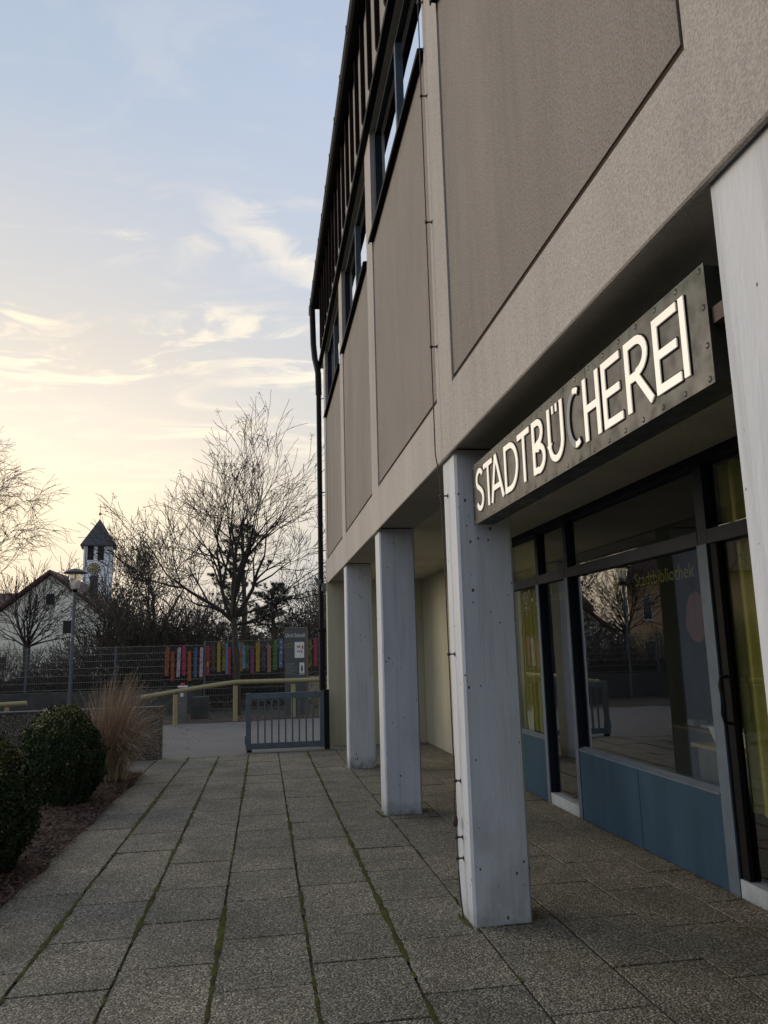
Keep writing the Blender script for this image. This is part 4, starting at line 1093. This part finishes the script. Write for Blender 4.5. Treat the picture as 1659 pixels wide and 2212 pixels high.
def leaf_cluster(mb, c, n, s, size, rr, droop=0):
    for _ in range(n):
        o = Vector((rr.gauss(0, s), rr.gauss(0, s), rr.gauss(0, s)-droop*rr.random()))
        a = Vector((rr.uniform(-1, 1), rr.uniform(-1, 1), rr.uniform(-1, 1))).normalized(); b_ = a.orthogonal().normalized()
        z = size*rr.uniform(.6, 1.3); q = c+o
        mb.add([tuple(q-a*z), tuple(q+b_*z*.45), tuple(q+a*z), tuple(q-b_*z*.45)], [(0, 1, 2, 3)])

def robinia():
    rr = random.Random(21); bx_, by_ = -.76, 23.2
    t = thing('robinia_tree', 'bare spreading tree with a slim trunk rising behind the handrail post', 'tree', (bx_, by_, gz(by_)))
    tr = MB().tube([(bx_, by_, gz(by_)-.05), (bx_-.01, by_, 1.2), (bx_-.10, by_, 2.4), (bx_-.12, by_, 3.0)], [.125, .095, .09, .105], 10, False)
    cr = MB(); tips = []
    prm = dict(tp=.55, jit=.12, up=.03, tipup=.4, rmin=.0062, n=[0, 3, 3, 4, 4], t0=.42, ang=(18, 44), len=(.56, .80))
    dirs = [(-1.0, -.1, 1.05, 2.05), (-.70, .35, 1.35, 2.3), (-.38, -.4, 1.7, 2.35), (-.08, .35, 2.0, 2.3), (.28, -.35, 1.9, 2.3), (.60, .25, 1.5, 2.25), (.95, -.15, 1.15, 2.1),
            (-1.2, .25, .62, 1.55), (.1, .9, 1.3, 1.9), (-.2, -.9, 1.4, 1.9), (1.2, .2, .62, 1.9), (1.3, -.1, .25, 1.5)]
    for i, (a, b_, c, L) in enumerate(dirs):
        z = 2.35+(.75 if i < 7 else .25)*rr.random()
        grow(cr, Vector((bx_-.11, by_, z)), Vector((a, b_, c)).normalized(), L, .070 if i < 7 else .045, 4, rr, prm, tips)
    pbuild(tr, 'trunk', M['bark'], t); pbuild(cr, 'crown', M['twig'], t)
    lf = MB(); tips.sort(key=lambda a: -a[0].z)
    sel = tips[:160:7]+[p for p in tips if p[0].x < -4.0][::6]+tips[200::60]
    for p, d in sel: leaf_cluster(lf, p, 10, .05, .032, rr, .16)
    pbuild(lf, 'last_leaves', M['brownleaf'], t)
robinia()

def birch():
    rr = random.Random(5); bx_, by_ = -10.2, 25.5
    t = thing('birch_tree', 'bare birch with drooping golden twigs at the left picture edge', 'tree', (bx_, by_, gz(by_)))
    tr = MB().tube([(bx_, by_, -.3), (bx_+.1, by_, 3), (bx_+.15, by_, 6), (bx_+.3, by_, 9)], [.20, .15, .10, .04], 10, False)
    cr = MB()
    prm = dict(jit=.13, up=.03, tipup=-3.4, rmin=.0055, n=[0, 4, 5, 4, 3], t0=.25, ang=(18, 50), len=(.50, .78))
    for (z, d, L) in ((2.2, (1.0, -.1, .55), 2.5), (3.0, (1.0, .1, .75), 2.3), (3.8, (.9, -.3, 1.0), 2.2), (4.6, (.9, .2, 1.2), 1.9), (5.4, (.7, -.1, 1.4), 1.7), (6.4, (.5, .2, 1.5), 1.4), (3.5, (-.8, .3, 1), 2.0), (5, (-.6, -.4, 1.2), 1.8), (7.4, (.2, 0, 1.6), 1.2)):
        grow(cr, Vector((bx_+.1, by_, z)), Vector(d).normalized(), L, .05, 4, rr, prm)
    pbuild(tr, 'trunk', M['whitepaint'], t); pbuild(cr, 'crown', M['birchtwig'], t)
birch()

def globe_tree():
    rr = random.Random(9); bx_, by_ = -8.35, 29.5
    t = thing('pollarded_tree', 'small bare round-crowned tree in front of the pale gable', 'tree', (bx_, by_, gz(by_)))
    tr = MB().tube([(bx_, by_, -.4), (bx_, by_, 1.2), (bx_, by_, 2.0)], [.12, .10, .13], 10, False)
    cr = MB(); prm = dict(jit=.09, up=.03, rmin=.008, n=[0, 3, 4, 4], t0=.25, ang=(16, 46), len=(.45, .72))
    for i in range(17):
        a = rr.uniform(0, 6.283); e = rr.uniform(.15, 1.5)
        d = Vector((math.cos(a)*math.cos(e), math.sin(a)*math.cos(e), math.sin(e)))
        grow(cr, Vector((bx_, by_, 1.95)), d, rr.uniform(1.2, 1.7), .035, 3, rr, prm)
    pbuild(tr, 'trunk', M['bark'], t); pbuild(cr, 'crown', M['twig'], t)
globe_tree()

def shrub_proto(seed, h, w, leafy, mat='darktwig', n=16, depth=3, lm='brownleaf'):
    rr = random.Random(seed); cr = MB(); tips = []
    prm = dict(jit=.12, up=.05, rmin=.007, n=[0, 3, 4, 4], t0=.2, ang=(18, 55), len=(.5, .8))
    for i in range(n):
        a = rr.uniform(0, 6.283); s = rr.uniform(.05, 1.1)*w
        d = Vector((math.cos(a)*s, math.sin(a)*s, 1)).normalized()
        grow(cr, Vector((rr.uniform(-.3, .3)*w, rr.uniform(-.3, .3)*w, 0)), d, h*.42, .028, depth, rr, prm, tips)
    lf = None
    if leafy:
        lf = MB()
        for p, d in tips:
            if rr.random() < leafy: leaf_cluster(lf, p, 3, .09, .035, rr, .05)
    return cr, lf
def place_shrub(parts, x, y, s, rz, name, label, cat, group=None, base=None):
    t = thing(name, label, cat, (x, y, gz(y)-.05), group); t.rotation_euler[2] = rz; t.scale = (s, s, s)
    for me, nm in parts:
        o = bpy.data.objects.new(nm, me); COL.objects.link(o); o.parent = t
    return t
def mesh_of(mb, mat, nm):
    me = bpy.data.meshes.new(nm); me.from_pydata(mb.v, [], mb.f); me.materials.append(mat); me.update(); return me
protos = []
for sd_, h, w, lf_ in ((1, 3.0, .8, .55), (2, 2.6, 1.0, .35), (3, 3.4, .7, .8)):
    a, b_ = shrub_proto(sd_, h, w, lf_)
    ps_ = [(mesh_of(a, M['darktwig'], 'branches'), 'branches')]
    if b_: ps_.append((mesh_of(b_, M['brownleaf'], 'foliage'), 'foliage'))
    protos.append(ps_)
rr_ = random.Random(77)
SH = [(-11.2, 26.6, .8), (-9.6, 27.2, .75), (-8.0, 26.3, .72), (-6.9, 27.6, .85), (-5.6, 26.9, 1.15), (-5.0, 28.3, 1.5), (-4.2, 26.9, 1.3), (-3.6, 29.2, 1.55), (-2.9, 27.0, 1.25), (-2.2, 28.5, 1.35), (-1.5, 26.6, 1.05), (-.6, 27.3, .9), (.2, 29, .95), (.9, 27.5, .9), (-12.5, 28, .9), (1.9, 29.5, 1.3), (2.7, 31.5, 1.5)]
SHL = ['at the left picture edge, in front of the dark wall', 'just left of the first visible fence post', 'behind the first visible fence post', 'between the fence post and the lamp pole', 'directly behind the street lamp pole',
       'right of the lamp pole, reaching up to the house roof', 'behind the second fence post', 'below the dark multi stem tree', 'above the leftmost painted planks', 'between the multi stem tree and the bare robinia',
       'behind the plank lettered NATUR', 'behind the slim robinia trunk', 'behind the ochre yellow plank', 'behind the info stele', 'beyond the left picture edge', 'between the stele and the downpipe', 'farthest right, beside the building corner']
SHA = ['low', 'thin', 'loose', 'small', 'brown', 'tall', 'dense', 'tallest dark', 'tangled', 'upright', 'short', 'sparse', 'light', 'half hidden', 'outer', 'leafy', 'big leafy']
for i, (x, y, s) in enumerate(SH):
    place_shrub(protos[i % 3], x, y, s, rr_.uniform(0, 6.28), 'bare_shrub', SHA[i]+' twiggy shrub '+SHL[i], 'shrub', 'bare shrubs behind the mesh fence')
# dense leafy background of the thicket
def hedge_mass(x0, x1, y0, y1, hfun, n, mat, name, label, seed, size=.06, kind=None):
    rr = random.Random(seed); m_ = MB()
    for _ in range(n):
        x = rr.uniform(x0, x1); y = rr.uniform(y0, y1); h = hfun(x)*(1+.22*noise.noise(Vector((x*.9, y*.9, seed)))+.12*noise.noise(Vector((x*3, y*3, seed))))
        z = gz(y)+h*rr.random()**.7
        leaf_cluster(m_, Vector((x, y, z)), 1, .02, size, rr)
    o = m_.build(name, mat, None, kind)
    if not kind: tag(o, label, 'hedge')
    return o
hedge_mass(-13, -2.0, 29.5, 31, lambda x: 1.05 if x < -6 else 2.6, 22000, M['darkleaf'], 'evergreen_hedge', 'dark evergreen hedge at the back of the thicket, left half', 3)
hedge_mass(-2.0, 4.5, 30, 31.5, lambda x: 1.75 if x < 1 else 2.4, 11000, M['darkleaf'], 'evergreen_hedge', 'dark evergreen hedge at the back of the thicket, behind the planks', 4)
tag(bx(-6, 6, 31.6, 31.8, -.5, 1.7).build('garden_wall', M['concblock'], None), 'dark garden wall behind the evergreen hedge', 'wall')
gcov = MB(); rg = random.Random(12)
for _ in range(9000):
    x = rg.uniform(-12, 3); y = rg.uniform(24.5, 29)
    leaf_cluster(gcov, Vector((x, y, gz(y)+.05+.35*rg.random()**2)), 1, .02, .05, rg)
gcov.build('ground_cover', M['brownleaf'], None, 'stuff')

# darker multi-stem tree, left of the robinia
def dark_tree():
    rr = random.Random(31); bx_, by_ = -4.1, 30.0
    t = thing('multi_stem_tree', 'dense dark bare tree with several stems left of the big bare tree', 'tree', (bx_, by_, gz(by_)))
    tr = MB().tube([(bx_, by_, -.4), (bx_+.05, by_, 1.5), (bx_+.1, by_, 2.4)], [.16, .13, .12], 8, False)
    cr = MB(); tips = []; prm = dict(jit=.13, up=.05, rmin=.009, n=[0, 3, 4, 4, 4], t0=.25, ang=(20, 58), len=(.5, .78))
    for d in ((-1, 0, .9), (-.6, .4, 1.4), (0, -.3, 1.8), (.5, .2, 1.5), (.9, -.2, 1.0), (-1.2, -.2, .5), (1.2, .2, .6)):
        grow(cr, Vector((bx_+.05, by_, 2.0)), Vector(d).normalized(), 2.15, .07, 4, rr, prm, tips)
    lf = MB()
    for p, d in tips[::3]: leaf_cluster(lf, p, 2, .07, .040, rr, .05)
    pbuild(tr, 'trunk', M['bark'], t); pbuild(cr, 'crown', M['darktwig'], t); pbuild(lf, 'last_leaves', M['brownleaf'], t)
dark_tree()
def pine(x, y, h, seed, label, spread=1.0, base=1.6):
    rr = random.Random(seed); t = thing('pine_tree', label, 'tree', (x, y, gz(y)))
    tr = MB().tube([(x, y, -.5), (x+.1, y, h*.5), (x-.05, y, h)], [.16, .10, .03], 8, False)
    br = MB(); nd = MB()
    for i in range(46):
        z = base+(h-base)*(i/46)**.9; a = rr.uniform(0, 6.283); L = spread*(1.55-.95*(z-base)/(h-base))*rr.uniform(.55, 1.25)
        p0 = Vector((x, y, z)); pts = [p0]
        for k in range(1, 4): pts.append(p0+Vector((math.cos(a)*L*k/3, math.sin(a)*L*k/3, .10*k*k/3*L+rr.gauss(0, .04))))
        br.tube(pts, [.03, .02, .014, .008], 4, False)
        for k in range(10):
            f = rr.uniform(.35, 1.05); c = p0.lerp(pts[-1], f)+Vector((rr.gauss(0, .10), rr.gauss(0, .10), rr.gauss(.06, .05)))
            for _ in range(30):
                d = Vector((rr.gauss(0, 1), rr.gauss(0, 1), rr.gauss(.4, .8))).normalized()*rr.uniform(.09, .17)
                s = d.orthogonal().normalized()*.014
                nd.add([tuple(c-s), tuple(c+s), tuple(c+d)], [(0, 1, 2)])
    pbuild(tr, 'trunk', M['bark'], t); pbuild(br, 'branches', M['darktwig'], t); pbuild(nd, 'needles', M['pine'], t)
pine(-.85, 31.5, 6.6, 3, 'dark pine tree standing behind the big bare tree', 1.15, 1.9)
pine(.35, 33.0, 4.2, 8, 'lower dark pine to the right of the taller pine', 1.25, 1.5)
def leafy_tree(x, y, h, w, seed, label, n=5200, nm='leafy_tree'):
    rr = random.Random(seed); t = thing(nm, label, 'tree', (x, y, gz(y)))
    cr = MB(); tips = []; prm = dict(jit=.12, up=.05, rmin=.01, n=[0, 3, 4, 4], t0=.25, ang=(20, 55), len=(.5, .8))
    for i in range(9):
        a = rr.uniform(0, 6.283); grow(cr, Vector((x, y, h*.22)), Vector((math.cos(a)*w, math.sin(a)*w, 1.2)).normalized(), h*.36, .05, 3, rr, prm, tips)
    lf = MB()
    for p, d in tips: leaf_cluster(lf, p, max(2, n//max(1, len(tips))), .16, .05, rr)
    pbuild(MB().tube([(x, y, -.5), (x, y, h*.25)], [.14, .1], 8, False), 'trunk', M['bark'], t)
    pbuild(cr, 'branches', M['darktwig'], t); pbuild(lf, 'foliage', M['brownleaf'], t)
leafy_tree(2.45, 34, 4.6, .8, 4, 'brownish leafy tree behind the stele, next to the building corner', 5600)
leafy_tree(3.6, 36, 5.6, .7, 6, 'taller brownish leafy tree half hidden behind the building corner', 5600)

# far tree line (one mass)
far = MB(); rf = random.Random(8)
for _ in range(16000):
    x = rf.uniform(-75, 75); y = rf.uniform(92, 110); h = 4.6+2.2*noise.noise(Vector((x*.12, 0, 0)))+1.2*noise.noise(Vector((x*.5, 3, 0)))
    leaf_cluster(far, Vector((x, y, -.6+max(1, h)*rf.random()**.8)), 1, .1, .34, rf)
far.build('distant_woodland', M['darktwig'], None, 'stuff')

# ================================================================== HOUSES, CHURCH
def gable_house(cx, y, half, zr, slope, depth, wallm, roofm, label, yaw_=0, wins=(), chim=(), name='house'):
    t = thing(name, label, 'house', (cx, y, -.4)); t.rotation_euler[2] = yaw_
    ze = zr-half*slope
    def L(mb, nm, m, par=t): return mb.build(nm, m, par)
    L(MB().prism([(-half, 0), (half, 0), (half, ze+.4-.15), (0, zr+.4-.15), (-half, ze+.4-.15)], 'y', 0, depth), 'wall', wallm)
    ov = .45
    rf_ = MB()
    for s in (-1, 1):
        a = (0, zr+.4); b_ = (s*(half+ov), zr+.4-(half+ov)*slope)
        poly = [(a[0], a[1]-.0), (b_[0], b_[1]), (b_[0], b_[1]+.20), (a[0], a[1]+.22)]
        L(MB().prism(poly if s > 0 else poly[::-1], 'y', -.5, depth+.4), 'roof', roofm)
    for (x, z, w, h) in wins:
        f = L(bx(x-w/2-.07, x+w/2+.07, -.05, -.002, z-h/2-.07+.4, z+h/2+.07+.4), 'window', M['whitepaint'])
        L(bx(x-w/2, x+w/2, -.07, -.051, z-h/2+.4, z+h/2+.4), 'pane', M['winglass'], f)
    for (x, yy, z0, z1, w) in chim:
        L(bx(x-w/2, x+w/2, yy, yy+w*.9, z0+.4, z1+.4), 'chimney', M['slate'])
    return t
HS = gable_house(-15.55, 60, 6.2, 7.70, .80, 14, M['housewall'], M['redroof'], 'pale green gabled house with a brown tiled roof in front of the church',
            0, wins=((.05, 5.76, .58, .80), (1.42, 3.72, .80, .9), (-3.2, 1.2, .9, 1.0), (3.0, 1.0, .9, 1.1)),
            chim=((2.5, 2.5, 5.2, 7.75, .55),))
# snow-white strip of a skylight on the roof slope and dormer-like box
h2 = thing('house', 'second house at the left edge of which only the brown tiled roof slope shows', 'house', (-21.7, 74, -.4))
MB().box(-4.6, 0, 0, 8, 0, 5.3).build('wall', M['housewall'], h2)
MB().prism([(-.5, 5.25), (8.5, 5.25), (4, 8.05)], 'x', -5.0, .4).build('roof', M['redroof'], h2)
oh = thing('house', 'apricot rendered house seen only as a reflection in the shop window', 'house', (-17.9, 39.5, -.3))
MB().box(-9, 0, 0, 9, 0, 5.6).build('wall', M['orangewall'], oh)
MB().prism([(-.6, 5.6), (9.6, 5.6), (4.5, 8.6)], 'x', -9.5, .5).build('roof', M['redroof'], oh)
for wy, wz in ((2.2, 3.9), (6.2, 3.9), (2.2, 1.2), (6.2, 1.2)):
    f = bx(.003, .06, wy-.6, wy+.6, wz-.75, wz+.75).build('window', M['whitepaint'], oh)
    bx(.061, .075, wy-.5, wy+.5, wz-.65, wz+.65).build('pane', M['winglass'], f)
hedge_mass(-13.5, -8.2, 12.0, 20.5, lambda x: 2.4, 14000, M['darkleaf'], 'clipped_hedge', 'dark hedge beyond the left picture edge, seen only in the window reflection', 14, .07)
tag(bx(-13.8, -13.5, 6, 21, -.3, 2.1).build('garden_wall', M['concblock'], None), 'dark garden wall beyond the left picture edge, seen only in reflection', 'wall')

# church tower
cy_ = 130; tw = thing('church_tower', 'white church tower with dark pyramid roof, gilded clock and cross', 'church tower', (-26.6, cy_, -1)); tw.rotation_euler[2] = R(9)
def TB(mb, nm, m, par=tw): return mb.build(nm, m, par)
HW = 2.22
TB(bx(-HW, HW, 0, 2*HW, 0, 20.25), 'wall', M['churchwall'])
ap = (0, HW, 25.0)
e = HW+.52
TB(MB().add([(-e, -.52, 20.15), (e, -.52, 20.15), (e, 2*HW+.52, 20.15), (-e, 2*HW+.52, 20.15), ap, (-e, -.52, 20.28), (e, -.52, 20.28), (e, 2*HW+.52, 20.28), (-e, 2*HW+.52, 20.28)],
            [(0, 3, 2, 1), (5, 6, 4), (6, 7, 4), (7, 8, 4), (8, 5, 4), (0, 1, 6, 5), (1, 2, 7, 6), (2, 3, 8, 7), (3, 0, 5, 8)]), 'roof', M['slate'])
for x in (-1.15, .42):
    lw = TB(bx(x-.48, x+.48, -.06, -.003, 17.85, 20.14), 'louvre_window', M['slate'])
    for i in range(9): TB(MB().prism([(-.12, 17.95+i*.24), (-.065, 18.12+i*.24), (-.061, 18.06+i*.24), (-.11, 17.90+i*.24)], 'x', x-.46, x+.46), 'slat', M['darkmetal'], lw)
for yy in (1.0, 2.9):
    TB(bx(HW+.003, HW+.06, yy, yy+.85, 17.85, 20.14), 'louvre_window', M['slate'])
TB(MB().tube([(-HW+.35, -.06, .2), (-HW+.35, -.06, 20.1)], .05, 6), 'drainpipe', M['slate'])
def clock(face_y, side=False):
    n = 28
    if not side:
        P_ = lambda a, r, off: (-.55+r*math.sin(a), face_y-off, 16.45+r*math.cos(a))
    else:
        P_ = lambda a, r, off: (HW+off, 2.2+r*math.sin(a), 16.45+r*math.cos(a))
    f = TB(MB().add([P_(0, 0, .05)]+[P_(6.283*i/n, 1.0, .05) for i in range(n)]+[P_(6.283*i/n, 1.0, .0) for i in range(n)],
                    [(0, i+1, (i+1) % n+1) for i in range(n)]+[(i+1, n+i+1, n+(i+1) % n+1, (i+1) % n+1) for i in range(n)]), 'clock_face', simple('bronze_clock_face', (.20, .17, .10), .6))
    def bar(a, r0, r1, w):
        da = w/2
        q0, q1 = P_(a, r0, .07), P_(a, r1, .07); s = P_(a+math.pi/2, da, .07); c0 = P_(0, 0, .07)
        sx, sy_, sz = (s[0]-c0[0], s[1]-c0[1], s[2]-c0[2])
        return MB().add([(q0[0]-sx, q0[1]-sy_, q0[2]-sz), (q0[0]+sx, q0[1]+sy_, q0[2]+sz), (q1[0]+sx, q1[1]+sy_, q1[2]+sz), (q1[0]-sx, q1[1]-sy_, q1[2]-sz)], [(0, 1, 2, 3)])
    gm = M['goldpaint']
    for i in range(12): TB(bar(R(30*i), .60, .92, .075), 'hour_mark', gm, f)
    TB(bar(R(-66), -.25, .92, .10), 'clock_hand', gm, f); TB(bar(R(114), -.15, .62, .10), 'clock_hand', gm, f)
M['goldpaint'] = simple('pale_gold_paint', (.72, .62, .32), .5)
clock(0); clock(0, True)
TB(MB().tube([(0, HW, 24.8), (0, HW, 27.3)], .045, 6), 'finial_rod', M['gold'])
TB(MB().lathe([(0, -.27), (.2, -.18), (.27, 0), (.2, .18), (0, .27)], (0, HW, 25.85), 16), 'finial_ball', M['gold'])
TB(bx(-.05, .05, HW-.05, HW+.05, 26.2, 27.5), 'cross', M['gold']); TB(bx(-.36, .36, HW-.045, HW+.045, 26.98, 27.08), 'cross_arm', M['gold'])

scene.cycles.max_bounces = 8
scene.cycles.transparent_max_bounces = 12
scene.cycles.caustics_reflective = False; scene.cycles.caustics_refractive = False
